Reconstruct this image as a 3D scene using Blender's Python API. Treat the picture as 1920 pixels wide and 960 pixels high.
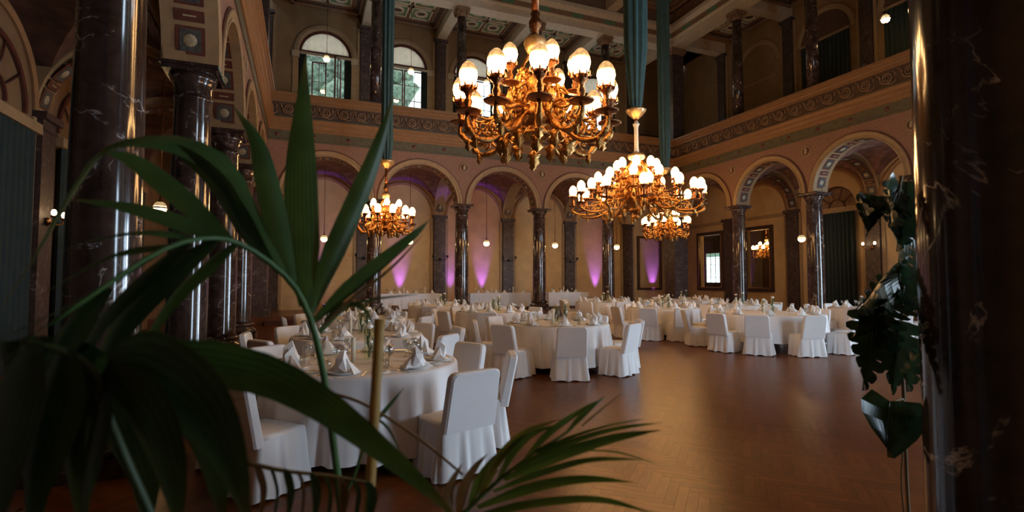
import bpy, bmesh, math, random
from mathutils import Vector, Matrix
R = math.radians
PI = math.pi
sc = bpy.context.scene
C = sc.collection
for o in list(bpy.data.objects): bpy.data.objects.remove(o)

# ------------------------------------------------------------------ camera
EYE = 1.65; FPX = 977.0; YAW = .3815; PITCH = .0477
cd = bpy.data.cameras.new('camera'); cam = bpy.data.objects.new('camera', cd); C.objects.link(cam)
cd.sensor_width = 36; cd.lens = 36 * FPX / 1920; cd.clip_start = .05; cd.clip_end = 400
cam.location = (0, 0, EYE); cam.rotation_euler = (PI/2 + PITCH, 0, -YAW)
cd.dof.use_dof = True; cd.dof.focus_distance = 9.0; cd.dof.aperture_fstop = 2.4
sc.camera = cam

# ------------------------------------------------------------------ world: overcast sky
w = bpy.data.worlds.new('sky'); sc.world = w; w.use_nodes = True
bg = w.node_tree.nodes['Background']
bg.inputs[0].default_value = (.83, .92, 1, 1); bg.inputs[1].default_value = 3.2

# ------------------------------------------------------------------ daylight through tall windows at the near end of the right aisle and in the front wall
def area(name, loc, rot, sx, sy, power, col):
    l = bpy.data.lights.new(name, 'AREA'); l.shape = 'RECTANGLE'; l.size = sx; l.size_y = sy; l.energy = power; l.color = col
    o = bpy.data.objects.new(name, l); C.objects.link(o); o.location = loc; o.rotation_euler = rot
    return o
for y in (.95, 4.78):
    area('window_daylight', (21.55, y, 2.6), (PI/2, 0, PI/2), 2.2, 3.8, 1150, (.62, .80, 1))
area('window_daylight', (8.39, -2.4, 2.6), (PI/2, 0, 0), 2.2, 3.8, 480, (.62, .80, 1))
sc.view_settings.view_transform = 'Standard'; sc.view_settings.look = 'None'
sc.view_settings.exposure = -0.1; sc.view_settings.gamma = 1.0; sc.view_settings.use_curve_mapping = False

# ================================================================== materials
MATS = {}
def new_mat(name):
    m = bpy.data.materials.new(name); m.use_nodes = True; MATS[name] = m
    return m, m.node_tree.nodes, m.node_tree.links, m.node_tree.nodes['Principled BSDF']
def ramp(nt, stops):
    r = nt.new('ShaderNodeValToRGB'); e = r.color_ramp.elements
    while len(e) < len(stops): e.new(.5)
    for i, (p, c) in enumerate(stops): e[i].position = p; e[i].color = (*c, 1)
    return r
def plain(name, col, rough=.6, metal=0, var=.18, scale=6, bump=0, bscale=40, rnd=0, coat=0):
    m, n, l, b = new_mat(name)
    b.inputs['Roughness'].default_value = rough; b.inputs['Metallic'].default_value = metal
    if coat: b.inputs['Coat Weight'].default_value = coat; b.inputs['Coat Roughness'].default_value = .12
    tc = n.new('ShaderNodeTexCoord'); nz = n.new('ShaderNodeTexNoise'); nz.inputs['Scale'].default_value = scale; nz.inputs['Detail'].default_value = 4
    l.new(tc.outputs['Object'], nz.inputs['Vector'])
    r = ramp(n, [(.3, [c*(1-var) for c in col]), (.7, [min(1, c*(1+var)) for c in col])])
    l.new(nz.outputs['Fac'], r.inputs['Fac'])
    out = r.outputs['Color']
    if rnd:
        oi = n.new('ShaderNodeObjectInfo'); hs = n.new('ShaderNodeHueSaturation'); mr = n.new('ShaderNodeMapRange')
        mr.inputs['To Min'].default_value = 1-rnd; mr.inputs['To Max'].default_value = 1+rnd
        l.new(oi.outputs['Random'], mr.inputs['Value']); l.new(mr.outputs['Result'], hs.inputs['Value']); l.new(out, hs.inputs['Color']); out = hs.outputs['Color']
    l.new(out, b.inputs['Base Color'])
    if bump:
        n2 = n.new('ShaderNodeTexNoise'); n2.inputs['Scale'].default_value = bscale; l.new(tc.outputs['Object'], n2.inputs['Vector'])
        bp = n.new('ShaderNodeBump'); bp.inputs['Strength'].default_value = bump; bp.inputs['Distance'].default_value = .02
        l.new(n2.outputs['Fac'], bp.inputs['Height']); l.new(bp.outputs['Normal'], b.inputs['Normal'])
    return m
def marble(name, dark, light, vein, scale=1.6, rough=.13, vw=.018):
    m, n, l, b = new_mat(name)
    tc = n.new('ShaderNodeTexCoord'); oi = n.new('ShaderNodeObjectInfo'); ad = n.new('ShaderNodeVectorMath'); ad.operation = 'ADD'
    mu = n.new('ShaderNodeMath'); mu.operation = 'MULTIPLY'; mu.inputs[1].default_value = 37
    l.new(oi.outputs['Random'], mu.inputs[0]); l.new(tc.outputs['Object'], ad.inputs[0]); l.new(mu.outputs[0], ad.inputs[1])
    a = n.new('ShaderNodeTexNoise'); a.inputs['Scale'].default_value = scale*2.2; a.inputs['Detail'].default_value = 8; a.inputs['Roughness'].default_value = .65; a.inputs['Distortion'].default_value = .9
    v = n.new('ShaderNodeTexNoise'); v.inputs['Scale'].default_value = scale*.8; v.inputs['Detail'].default_value = 7; v.inputs['Distortion'].default_value = 2.2
    for q in (a, v): l.new(ad.outputs[0], q.inputs['Vector'])
    r1 = ramp(n, [(.36, dark), (.52, [(p+q)/2 for p, q in zip(dark, light)]), (.72, light)]); l.new(a.outputs['Fac'], r1.inputs['Fac'])
    r2 = ramp(n, [(.5-vw, (0, 0, 0)), (.5, (1, 1, 1)), (.5+vw, (0, 0, 0))]); l.new(v.outputs['Fac'], r2.inputs['Fac'])
    r3 = ramp(n, [(.5, (0, 0, 0)), (.62, (1, 1, 1))]); l.new(a.outputs['Fac'], r3.inputs['Fac'])
    mm = n.new('ShaderNodeMath'); mm.operation = 'MULTIPLY'; l.new(r2.outputs['Color'], mm.inputs[0]); l.new(r3.outputs['Color'], mm.inputs[1])
    mx = n.new('ShaderNodeMix'); mx.data_type = 'RGBA'; l.new(mm.outputs[0], mx.inputs['Factor']); l.new(r1.outputs['Color'], mx.inputs['A']); mx.inputs['B'].default_value = (*vein, 1)
    l.new(mx.outputs['Result'], b.inputs['Base Color']); b.inputs['Roughness'].default_value = rough
    b.inputs['Coat Weight'].default_value = .25 if rough < .3 else 0; b.inputs['Coat Roughness'].default_value = .06
    return m
def emit(name, col, s):
    m, n, l, b = new_mat(name); n.remove(b); e = n.new('ShaderNodeEmission'); e.inputs[0].default_value = (*col, 1); e.inputs[1].default_value = s
    l.new(e.outputs[0], n['Material Output'].inputs[0]); return m
def globe_mat(name, col, lo, hi, z0, z1):
    # lit crackled glass shade: hot round the bulb, dimmer towards the crown
    m, n, l, b = new_mat(name); n.remove(b)
    tc = n.new('ShaderNodeTexCoord'); sx = n.new('ShaderNodeSeparateXYZ'); l.new(tc.outputs['Object'], sx.inputs[0])
    mr = n.new('ShaderNodeMapRange'); mr.inputs['From Min'].default_value = z0; mr.inputs['From Max'].default_value = z1
    mr.inputs['To Min'].default_value = hi; mr.inputs['To Max'].default_value = lo; mr.interpolation_type = 'SMOOTHSTEP'; l.new(sx.outputs['Z'], mr.inputs['Value'])
    vo = n.new('ShaderNodeTexVoronoi'); vo.feature = 'DISTANCE_TO_EDGE'; vo.inputs['Scale'].default_value = 13; l.new(tc.outputs['Object'], vo.inputs['Vector'])
    r = ramp(n, [(0, (.6, .6, .6)), (.2, (1, 1, 1))]); l.new(vo.outputs['Distance'], r.inputs['Fac'])
    mu = n.new('ShaderNodeMath'); mu.operation = 'MULTIPLY'; l.new(mr.outputs['Result'], mu.inputs[0]); l.new(r.outputs['Color'], mu.inputs[1])
    e = n.new('ShaderNodeEmission'); e.inputs[0].default_value = (*col, 1); l.new(mu.outputs[0], e.inputs[1])
    l.new(e.outputs[0], n['Material Output'].inputs[0]); return m
def glass_thin(name, col=(1, 1, 1), gl=.1, rough=.03):
    m, n, l, b = new_mat(name); n.remove(b); t = n.new('ShaderNodeBsdfTransparent'); t.inputs[0].default_value = (*col, 1)
    g = n.new('ShaderNodeBsdfGlossy'); g.inputs['Roughness'].default_value = rough; mx = n.new('ShaderNodeMixShader'); mx.inputs[0].default_value = gl
    l.new(t.outputs[0], mx.inputs[1]); l.new(g.outputs[0], mx.inputs[2]); l.new(mx.outputs[0], n['Material Output'].inputs[0]); return m
def leafmat(name, a, b2, tip, rough=.38, stripes=26):
    m, n, l, b = new_mat(name)
    uv = n.new('ShaderNodeUVMap'); sx = n.new('ShaderNodeSeparateXYZ'); l.new(uv.outputs[0], sx.inputs[0])
    wv = n.new('ShaderNodeMath'); wv.operation = 'MULTIPLY'; wv.inputs[1].default_value = stripes; l.new(sx.outputs['X'], wv.inputs[0])
    sn = n.new('ShaderNodeMath'); sn.operation = 'SINE'; l.new(wv.outputs[0], sn.inputs[0])
    tc = n.new('ShaderNodeTexCoord'); nz = n.new('ShaderNodeTexNoise'); nz.inputs['Scale'].default_value = 7; l.new(tc.outputs['Object'], nz.inputs['Vector'])
    ma = n.new('ShaderNodeMath'); ma.operation = 'MULTIPLY_ADD'; ma.inputs[1].default_value = .12; l.new(sn.outputs[0], ma.inputs[0]); l.new(nz.outputs['Fac'], ma.inputs[2])
    r = ramp(n, [(.3, a), (.72, b2)]); l.new(ma.outputs[0], r.inputs['Fac'])
    rt = ramp(n, [(.86, (0, 0, 0)), (1, (1, 1, 1))]); l.new(sx.outputs['Y'], rt.inputs['Fac'])
    mx = n.new('ShaderNodeMix'); mx.data_type = 'RGBA'; l.new(rt.outputs['Color'], mx.inputs['Factor']); l.new(r.outputs['Color'], mx.inputs['A']); mx.inputs['B'].default_value = (*tip, 1)
    l.new(mx.outputs['Result'], b.inputs['Base Color']); b.inputs['Roughness'].default_value = rough
    tr = n.new('ShaderNodeBsdfTranslucent'); l.new(mx.outputs['Result'], tr.inputs[0]); ms = n.new('ShaderNodeMixShader'); ms.inputs[0].default_value = .3
    l.new(b.outputs[0], ms.inputs[1]); l.new(tr.outputs[0], ms.inputs[2]); l.new(ms.outputs[0], n['Material Output'].inputs[0]); return m

marble('marble', (.028, .016, .014), (.105, .068, .058), (.5, .45, .42))
marble('marble_near', (.018, .012, .011), (.065, .045, .042), (.62, .6, .58), scale=1.2, vw=.012)
marble('marble_pil', (.04, .024, .022), (.10, .065, .058), (.3, .26, .24), scale=2.2, rough=.5)
plain('cream', (.33, .22, .115), .55, var=.10)
plain('cream_pale', (.42, .34, .23), .6, var=.10)
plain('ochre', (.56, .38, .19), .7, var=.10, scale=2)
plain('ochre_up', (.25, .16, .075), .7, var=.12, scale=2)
plain('spandrel', (.27, .145, .098), .7, var=.22, scale=26, bump=.3, bscale=26)
plain('orange_molding', (.28, .145, .062), .5, var=.10)
plain('green_band', (.115, .10, .055), .6, var=.2)
plain('frieze_ground', (.10, .058, .033), .65, var=.12)
plain('scroll', (.27, .16, .085), .5, var=.12)
plain('darkred', (.12, .035, .022), .5, var=.25)
plain('panel_blue', (.07, .075, .07), .5, var=.4, scale=20)
plain('rosette', (.40, .33, .20), .5, var=.2, scale=20)
plain('vault', (.20, .10, .075), .7, var=.45, scale=3.5)
plain('ochre_left_shade', (.20, .115, .055), .7, var=.15, scale=2)  # wall ochre with the gloom of the left aisle put into the colour
plain('vault_left_shade', (.09, .042, .027), .7, var=.5, scale=3.5)  # vault paint darkened, the left aisle's shade is in the colour
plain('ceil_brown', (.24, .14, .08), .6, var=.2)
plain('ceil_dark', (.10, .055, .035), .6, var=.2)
plain('ceil_green', (.12, .23, .13), .6, var=.2)
plain('ceil_cream', (.56, .47, .34), .6, var=.1)
plain('frame_wood', (.10, .03, .02), .4, var=.2)
def translucent(m, k):
    n, l = m.node_tree.nodes, m.node_tree.links; b = n['Principled BSDF']; t = n.new('ShaderNodeBsdfTranslucent'); mx = n.new('ShaderNodeMixShader'); mx.inputs[0].default_value = k
    l.new(b.inputs['Base Color'].links[0].from_socket, t.inputs[0]); l.new(b.outputs[0], mx.inputs[1]); l.new(t.outputs[0], mx.inputs[2]); l.new(mx.outputs[0], n['Material Output'].inputs[0])
translucent(plain('blind', (.62, .53, .40), .8, var=.08), .35)
plain('curtain', (.010, .021, .018), .75, var=.2, scale=3)
plain('teal', (.06, .125, .12), .65, var=.15, scale=4)
plain('cloth', (.80, .78, .77), .85, var=.03, scale=3)
plain('cloth_blue', (.78, .79, .83), .6, var=.03, scale=3)
plain('napkin', (.84, .82, .80), .8, var=.02)
plain('porcelain', (.82, .82, .80), .18, var=.02)
plain('steel', (.55, .53, .5), .22, metal=1, var=.05)
plain('gilt', (.44, .22, .065), .30, metal=1, var=.3, scale=30, bump=.5, bscale=60)
plain('bronze', (.26, .11, .045), .33, metal=1, var=.3, scale=30, bump=.4, bscale=60)
plain('gilt_pale', (.85, .58, .28), .35, metal=.8, var=.15, scale=30)
plain('rod', (.30, .10, .035), .35, metal=.7, var=.1)
plain('black_metal', (.02, .018, .016), .4, metal=.3)
plain('mirror_frame', (.055, .028, .016), .35, var=.4, scale=12)
plain('gold_edge', (.55, .30, .10), .3, metal=.8)
plain('candle', (.80, .76, .62), .6, var=.04)
plain('stem_dark', (.03, .06, .02), .5)
plain('petal', (.8, .75, .7), .7)
plain('pot', (.12, .08, .06), .6)
plain('soil', (.04, .028, .02), .95)
plain('bamboo', (.52, .34, .10), .45, var=.15, scale=14)
plain('stalk', (.07, .17, .05), .45, var=.2, scale=12)
plain('stalk_brown', (.20, .13, .05), .6, var=.2)
plain('aisle_floor', (.15, .06, .03), .35, var=.2, scale=3)
plain('wood_dark', (.09, .035, .02), .4, var=.3, scale=5)
plain('subfloor', (.10, .045, .02), .5)
plain('trunk', (.08, .06, .04), .9)
plain('foliage', (.10, .15, .10), .8, var=.6, scale=2.2, bump=1, bscale=3, rnd=.3)
plain('hill', (.07, .13, .07), .9, var=.5, scale=.3)
plain('house_white', (.80, .80, .79), .8, var=.03)
plain('roof_grey', (.30, .30, .32), .7)
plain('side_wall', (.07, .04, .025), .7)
m = plain('plank', (.145, .045, .0105), .30, var=.2, scale=9, rnd=.2)
m.node_tree.nodes['Principled BSDF'].inputs['Coat Weight'].default_value = 0
m.node_tree.nodes['Principled BSDF'].inputs['Coat Roughness'].default_value = .22
m.node_tree.nodes['Principled BSDF'].inputs['Specular IOR Level'].default_value = .20; m.node_tree.nodes['Principled BSDF'].inputs['Specular Tint'].default_value = (1, .55, .26, 1)
m2 = plain('plank_rest', (.145, .045, .0105), .30, var=.2, scale=9)
def plank_rest_rnd(m):
    n, l = m.node_tree.nodes, m.node_tree.links; b = n['Principled BSDF']; b.inputs['Coat Weight'].default_value = 0; b.inputs['Coat Roughness'].default_value = .22
    g = n.new('ShaderNodeNewGeometry'); hs = n.new('ShaderNodeHueSaturation'); mr = n.new('ShaderNodeMapRange'); mr.inputs['To Min'].default_value = .85; mr.inputs['To Max'].default_value = 1.15
    src = b.inputs['Base Color'].links[0].from_socket
    l.new(g.outputs['Random Per Island'], mr.inputs['Value']); l.new(mr.outputs['Result'], hs.inputs['Value']); l.new(src, hs.inputs['Color']); l.new(hs.outputs['Color'], b.inputs['Base Color'])
plank_rest_rnd(m2); m2.node_tree.nodes['Principled BSDF'].inputs['Specular IOR Level'].default_value = .20; m2.node_tree.nodes['Principled BSDF'].inputs['Specular Tint'].default_value = (1, .55, .26, 1)
globe_mat('globe', (1, .54, .20), 1.2, 74, .05, .20)
globe_mat('globe_far', (1, .54, .20), 16, 74, .05, .24)
globe_mat('pendant_globe', (1, .64, .28), .7, 60, -.04, .05)
emit('sconce_bulb', (1, .72, .4), 14)
emit('uplight_lens', (.62, .22, 1), 4)
glass_thin('pane', (.97, 1, .99), .06)
glass_thin('glass', (.96, .97, .96), .22, .02)
glass_thin('glass_green', (.93, .97, .92), .10, .03)
leafmat('leaf', (.03, .085, .022), (.075, .17, .05), (.16, .16, .05))
leafmat('leaf_dark', (.014, .04, .012), (.038, .085, .024), (.08, .09, .03))
leafmat('leaf_light', (.05, .13, .02), (.14, .25, .045), (.3, .27, .08))
leafmat('leaf_yellow', (.10, .15, .02), (.26, .25, .04), (.34, .22, .06))
leafmat('leaf_tan', (.09, .055, .02), (.20, .13, .05), (.3, .2, .08))
leafmat('monstera', (.014, .034, .014), (.034, .065, .026), (.08, .09, .04), rough=.25, stripes=6)
M = MATS

# ================================================================== mesh builder
class MB:
    def __init__(s): s.v = []; s.f = []; s.mi = []; s.uv = []; s.cur = 0; s.sm = []
    def add(s, vs, fs, smooth=False):
        o = len(s.v); s.v += [tuple(p) for p in vs]
        for f in fs: s.f.append(tuple(i+o for i in f)); s.mi.append(s.cur); s.sm.append(smooth)
    def box(s, x0, x1, y0, y1, z0, z1):
        s.add([(x0,y0,z0),(x1,y0,z0),(x1,y1,z0),(x0,y1,z0),(x0,y0,z1),(x1,y0,z1),(x1,y1,z1),(x0,y1,z1)],
              [(0,3,2,1),(4,5,6,7),(0,1,5,4),(1,2,6,5),(2,3,7,6),(3,0,4,7)])
    def lathe(s, prof, seg=24, c=(0,0), wob=None, smooth=True, a0=0, cap=True):
        vs = []; fs = []; n = len(prof)
        for j in range(seg):
            a = 2*PI*j/seg + a0
            for i, (r, z) in enumerate(prof):
                k = wob(a, i) if wob else 1
                vs.append((c[0]+r*k*math.cos(a), c[1]+r*k*math.sin(a), z))
        for j in range(seg):
            k = (j+1) % seg
            for i in range(n-1): fs.append((j*n+i, k*n+i, k*n+i+1, j*n+i+1))
        if cap:
            if prof[0][0] > 1e-4: fs.append(tuple(j*n for j in range(seg))[::-1])
            if prof[-1][0] > 1e-4: fs.append(tuple(j*n+n-1 for j in range(seg)))
        s.add(vs, fs, smooth)
    def tube(s, pts, rad, seg=6, cap=True):
        pts = [Vector(p) for p in pts]; n = len(pts)
        if not hasattr(rad, '__len__'): rad = [rad]*n
        t0 = (pts[1]-pts[0]).normalized(); up = Vector((0,0,1)) if abs(t0.z) < .9 else Vector((1,0,0))
        a = t0.cross(up).normalized(); vs = []
        for i, p in enumerate(pts):
            t = (pts[min(i+1,n-1)]-pts[max(i-1,0)])
            t = t.normalized() if t.length > 1e-9 else t0
            a = (a - t*a.dot(t)); a = a.normalized() if a.length > 1e-6 else t.orthogonal().normalized()
            b = t.cross(a)
            for j in range(seg):
                q = 2*PI*j/seg; vs.append(p + (a*math.cos(q)+b*math.sin(q))*rad[i])
        fs = [(i*seg+j, i*seg+(j+1)%seg, (i+1)*seg+(j+1)%seg, (i+1)*seg+j) for i in range(n-1) for j in range(seg)]
        if cap: fs += [tuple(range(seg))[::-1], tuple((n-1)*seg+j for j in range(seg))]
        s.add(vs, fs, True)
    def xf(s, mat, start=0):
        for i in range(start, len(s.v)): s.v[i] = tuple(mat @ Vector(s.v[i]))
    def mesh(s, name, mats, fix=True):
        me = bpy.data.meshes.new(name); me.from_pydata(s.v, [], s.f)
        for q in (mats if isinstance(mats, (list, tuple)) else [mats]): me.materials.append(M[q] if isinstance(q, str) else q)
        me.polygons.foreach_set('material_index', s.mi); me.polygons.foreach_set('use_smooth', s.sm)
        if s.uv:
            u = me.uv_layers.new(name='UVMap'); flat = []
            for f in s.f:
                for i in f: flat += s.uv[i]
            u.data.foreach_set('uv', flat)
        if fix:
            bm = bmesh.new(); bm.from_mesh(me); bmesh.ops.recalc_face_normals(bm, faces=bm.faces); bm.to_mesh(me); bm.free()
        me.update(); return me
    def build(s, name, mats, parent=None, fix=True, **k): return inst(name, s.mesh(name, mats, fix), parent, **k)

def inst(name, me, parent=None, loc=None, rz=None, mat=None, scale=None, label=None, cat=None, group=None, kind=None):
    o = bpy.data.objects.new(name, me); C.objects.link(o)
    if parent is not None: o.parent = parent
    if mat is not None: o.matrix_basis = mat
    if loc is not None: o.location = loc
    if rz is not None: o.rotation_euler = (0, 0, rz)
    if scale is not None: o.scale = (scale,)*3 if not hasattr(scale, '__len__') else scale
    return tag(o, label, cat, group, kind)
def tag(o, label=None, cat=None, group=None, kind=None):
    if label: o['label'] = label
    if cat: o['category'] = cat
    if group: o['group'] = group
    if kind: o['kind'] = kind
    return o
def thing(name, label, cat, loc=(0,0,0), rz=0, group=None):
    o = bpy.data.objects.new(name, None); C.objects.link(o); o.empty_display_size = .1
    o.location = loc; o.rotation_euler = (0, 0, rz); return tag(o, label, cat, group)
KIDS = {}
def kids(o):
    return KIDS.setdefault(o.name, list(o.children))
def copy_tree(o, parent=None):
    c = o.copy(); C.objects.link(c); c.parent = parent
    for ch in kids(o): copy_tree(ch, c)
    return c
ORD = ['first', 'second', 'third', 'fourth', 'fifth', 'sixth', 'seventh', 'eighth']

# ================================================================== hall dimensions
D = 22.2; X0 = 18.2; XL = -1.68; YF = 1.36            # centre planes of the four arcades
TH = .34                                              # half thickness of arcade walls
CAP = 5.01; RI = 1.60; RO = 1.87; BAY = 3.756
BX = [2.72, 6.50, 10.28, 14.05]                       # columns along back (and front) arcade
RY = [17.91, 14.16, 10.41, 6.66, 2.9]
LY = [17.0, 13.27, 9.52, 5.76]
YB = 26.3; XR = 21.6; XLW = -5.0; YFW = -2.5           # outer walls
GF = 7.95; RAIL = 8.96; UCAP = 14.0; TOP = 15.9
bayc_b = [.84] + [(BX[i]+BX[i+1])/2 for i in range(3)] + [15.93]
bayc_r = [19.79] + [(RY[i]+RY[i+1])/2 for i in range(4)]
bayc_l = [18.88] + [(LY[i]+LY[i+1])/2 for i in range(3)] + [3.88]
class WF:
    """wall frame: s along the wall, n outward from the hall, z up"""
    def __init__(s, side):
        s.side = side
        s.rz = {'back': 0, 'right': -PI/2, 'left': PI/2, 'front': PI}[side]
    def p(s, a, n, z):
        return {'back': (a, D+n, z), 'right': (X0+n, a, z), 'left': (XL-n, a, z), 'front': (a, YF-n, z)}[s.side]
    def m(s, a, n, z): return Matrix.Translation(s.p(a, n, z)) @ Matrix.Rotation(s.rz, 4, 'Z')
FR = {k: WF(k) for k in ('back', 'right', 'left', 'front')}
def fmap(mb, F, start=0):
    for i in range(start, len(mb.v)): mb.v[i] = F.p(*mb.v[i])
def sweep_arch(mb, c, z0, prof, seg=28, a0=0, a1=PI, closed=False):
    """profile of (r, n) swept round an arch centred at (c, z0) in (s, n, z)"""
    vs = []; k = len(prof)
    for i in range(seg+1):
        a = a0+(a1-a0)*i/seg
        for r, n in prof: vs.append((c+r*math.cos(a), n, z0+r*math.sin(a)))
    fs = []
    for i in range(seg):
        for j in range(k if closed else k-1):
            q = (j+1) % k; fs.append((i*k+j, (i+1)*k+j, (i+1)*k+q, i*k+q))
    if closed: fs += [tuple(range(k)), tuple(seg*k+j for j in range(k))[::-1]]
    mb.add(vs, fs)
def extrude(mb, prof, s0, s1):
    """closed profile of (n, z) pulled along s"""
    k = len(prof); vs = [(s0, n, z) for n, z in prof]+[(s1, n, z) for n, z in prof]
    mb.add(vs, [(j, (j+1) % k, k+(j+1) % k, k+j) for j in range(k)]+[tuple(range(k)), tuple(k+j for j in range(k))[::-1]])

# ---- shared ornament meshes
def mk_panel(long):
    mb = MB(); a = .21 if long else .085; b = .2
    mb.box(-a, a, -b, b, -.01, .006)
    mb.cur = 1; i = .055
    mb.box(-a+i*.75, a-i*.75, -b+i, b-i, .006, .012)
    mb.cur = 2
    if long: mb.lathe([(.0, .03), (.05, .028), (.095, .014), (.1, .006)], 10, smooth=False, cap=False)
    else: mb.box(-.012, .012, -.09, .09, .012, .02)
    return mb.mesh('soffit_panel', ['darkred', 'panel_blue' if long else 'darkred', 'rosette'])
PANEL = [mk_panel(True), mk_panel(False)]
def soffit(parent, c, z0, r, n0, frame=None, perp=None, a_from=8, a_to=172, step=20.5):
    """alternating square and narrow coffers on an arch soffit; perp=(F,s) for a transverse arch whose span runs along n"""
    n = 0; a = a_from+5; k = 0
    while a < a_to:
        t = R(a); rr = r-.012
        if perp:
            F, s = perp; pos = Vector(F.p(s, c+rr*math.cos(t), z0+rr*math.sin(t)))
            tan = Vector(F.p(0, -math.sin(t), math.cos(t)))-Vector(F.p(0, 0, 0)); wid = Vector(F.p(1, 0, 0))-Vector(F.p(0, 0, 0))
        else:
            pos = Vector(frame.p(c+rr*math.cos(t), n0, z0+rr*math.sin(t)))
            tan = Vector(frame.p(-math.sin(t), 0, math.cos(t)))-Vector(frame.p(0, 0, 0)); wid = Vector(frame.p(0, 1, 0))-Vector(frame.p(0, 0, 0))
        nor = tan.cross(wid)
        cen = Vector(F.p(s, c, z0)) if perp else Vector(frame.p(c, n0, z0))
        if nor.dot(cen-pos) < 0: wid = -wid; nor = -nor
        mt = Matrix((( tan.x, wid.x, nor.x, pos.x), (tan.y, wid.y, nor.y, pos.y), (tan.z, wid.z, nor.z, pos.z), (0, 0, 0, 1)))
        inst('soffit_panel', PANEL[k % 2], parent, mat=mt)
        a += step/2*1.02 + (0 if True else 0); k += 1
        a += (step*.12)

# ================================================================== floor (parquet in herringbone)
def build_floor():
    fl = MB(); fl.box(XLW-.3, XR+.3, YFW-.3, YB+.3, -.3, -.022)
    floor = fl.build('floor', 'subfloor', kind='structure', label='herringbone parquet floor of polished brown wood')
    L, W_ = .48, .08; gap = .0007
    ang = R(45); ca, sa = math.cos(ang), math.sin(ang)
    pl = []
    n = int(60/W_)
    # classic herringbone in a rotated lattice
    for i in range(-150, 151):
        for j in range(-32, 33):
            for o in (0, 1):
                if o == 0: x, y, w_, h_ = i*W_ + j*2*L*0, 0, 0, 0
                bx = i*W_ + j*L; by = i*W_ - j*L
                if o == 0: c = (bx+L/2, by+W_/2); hor = True
                else: c = (bx+W_/2, by+W_+L/2 - 0); hor = False
                X = c[0]*ca-c[1]*sa; Y = c[0]*sa+c[1]*ca
                # shift lattice to hall
                X += 8; Y += 11
                if XL-.2 < X < X0+.4 and -.9 < Y < D-.1: pl.append((X, Y, hor))
    # the planks that show largest come first
    def vis(p):
        X, Y, _ = p; s, c = math.sin(YAW), math.cos(YAW); d = X*s+Y*c; r = X*c-Y*s
        if d < 3.2: return 1e9
        px = 960+FPX*r/d
        if px < 900 or px > 1715: return 1e8+d
        return d
    pl.sort(key=vis)
    one = MB(); one.box(-L/2+gap, L/2-gap, -W_/2+gap, W_/2-gap, -.02, 0)
    one.f = one.f[1:]; one.mi = one.mi[1:]; one.sm = one.sm[1:]
    me = one.mesh('plank', 'plank', fix=False)
    rnd = random.Random(3)
    for X, Y, hor in pl[:300]:
        o = inst('plank', me, floor, loc=(X, Y, 0), rz=ang+(0 if hor else PI/2))
    rest = MB()
    for X, Y, hor in pl[300:]:
        s0 = len(rest.v); z = 0; a = ang+(0 if hor else PI/2); c_, s_ = math.cos(a), math.sin(a)
        q = []
        for (u, v) in ((-1, -1), (1, -1), (1, 1), (-1, 1)):
            u *= L/2-.0002; v *= W_/2-.0002; q.append((X+u*c_-v*s_, Y+u*s_+v*c_))
        rest.add([(x, y, z) for x, y in q]+[(x, y, -.02) for x, y in q], [(0, 1, 2, 3), (4, 5, 1, 0), (5, 6, 2, 1), (6, 7, 3, 2), (7, 4, 0, 3)])
    rest.build('planks', 'plank_rest', floor, fix=False, kind='stuff')
build_floor()
# raised aisle floor behind the back arcade with two steps
mb = MB(); mb.box(XLW, XR, D-.5, YB, -.02, .30)
mb.build('floor_aisle', 'aisle_floor', kind='structure', label='raised reddish wooden floor of the aisle behind the far arcade')
mb = MB(); mb.box(XL+.4, X0-.4, D-.86, D-.5, -.02, .15); mb.build('trim_1', 'wood_dark', kind='structure', label='wooden step up to the raised aisle')
mb = MB(); mb.box(XLW, XL-.2, -2.5, D-.5, -.02, .005); mb.build('floor_left', 'aisle_floor', kind='structure', label='dark reddish floor of the left aisle')
mb = MB(); mb.box(X0+.4, XR, -2.5, D-.5, -.02, .005); mb.build('floor_right', 'aisle_floor', kind='structure', label='dark reddish floor of the right aisle')

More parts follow.
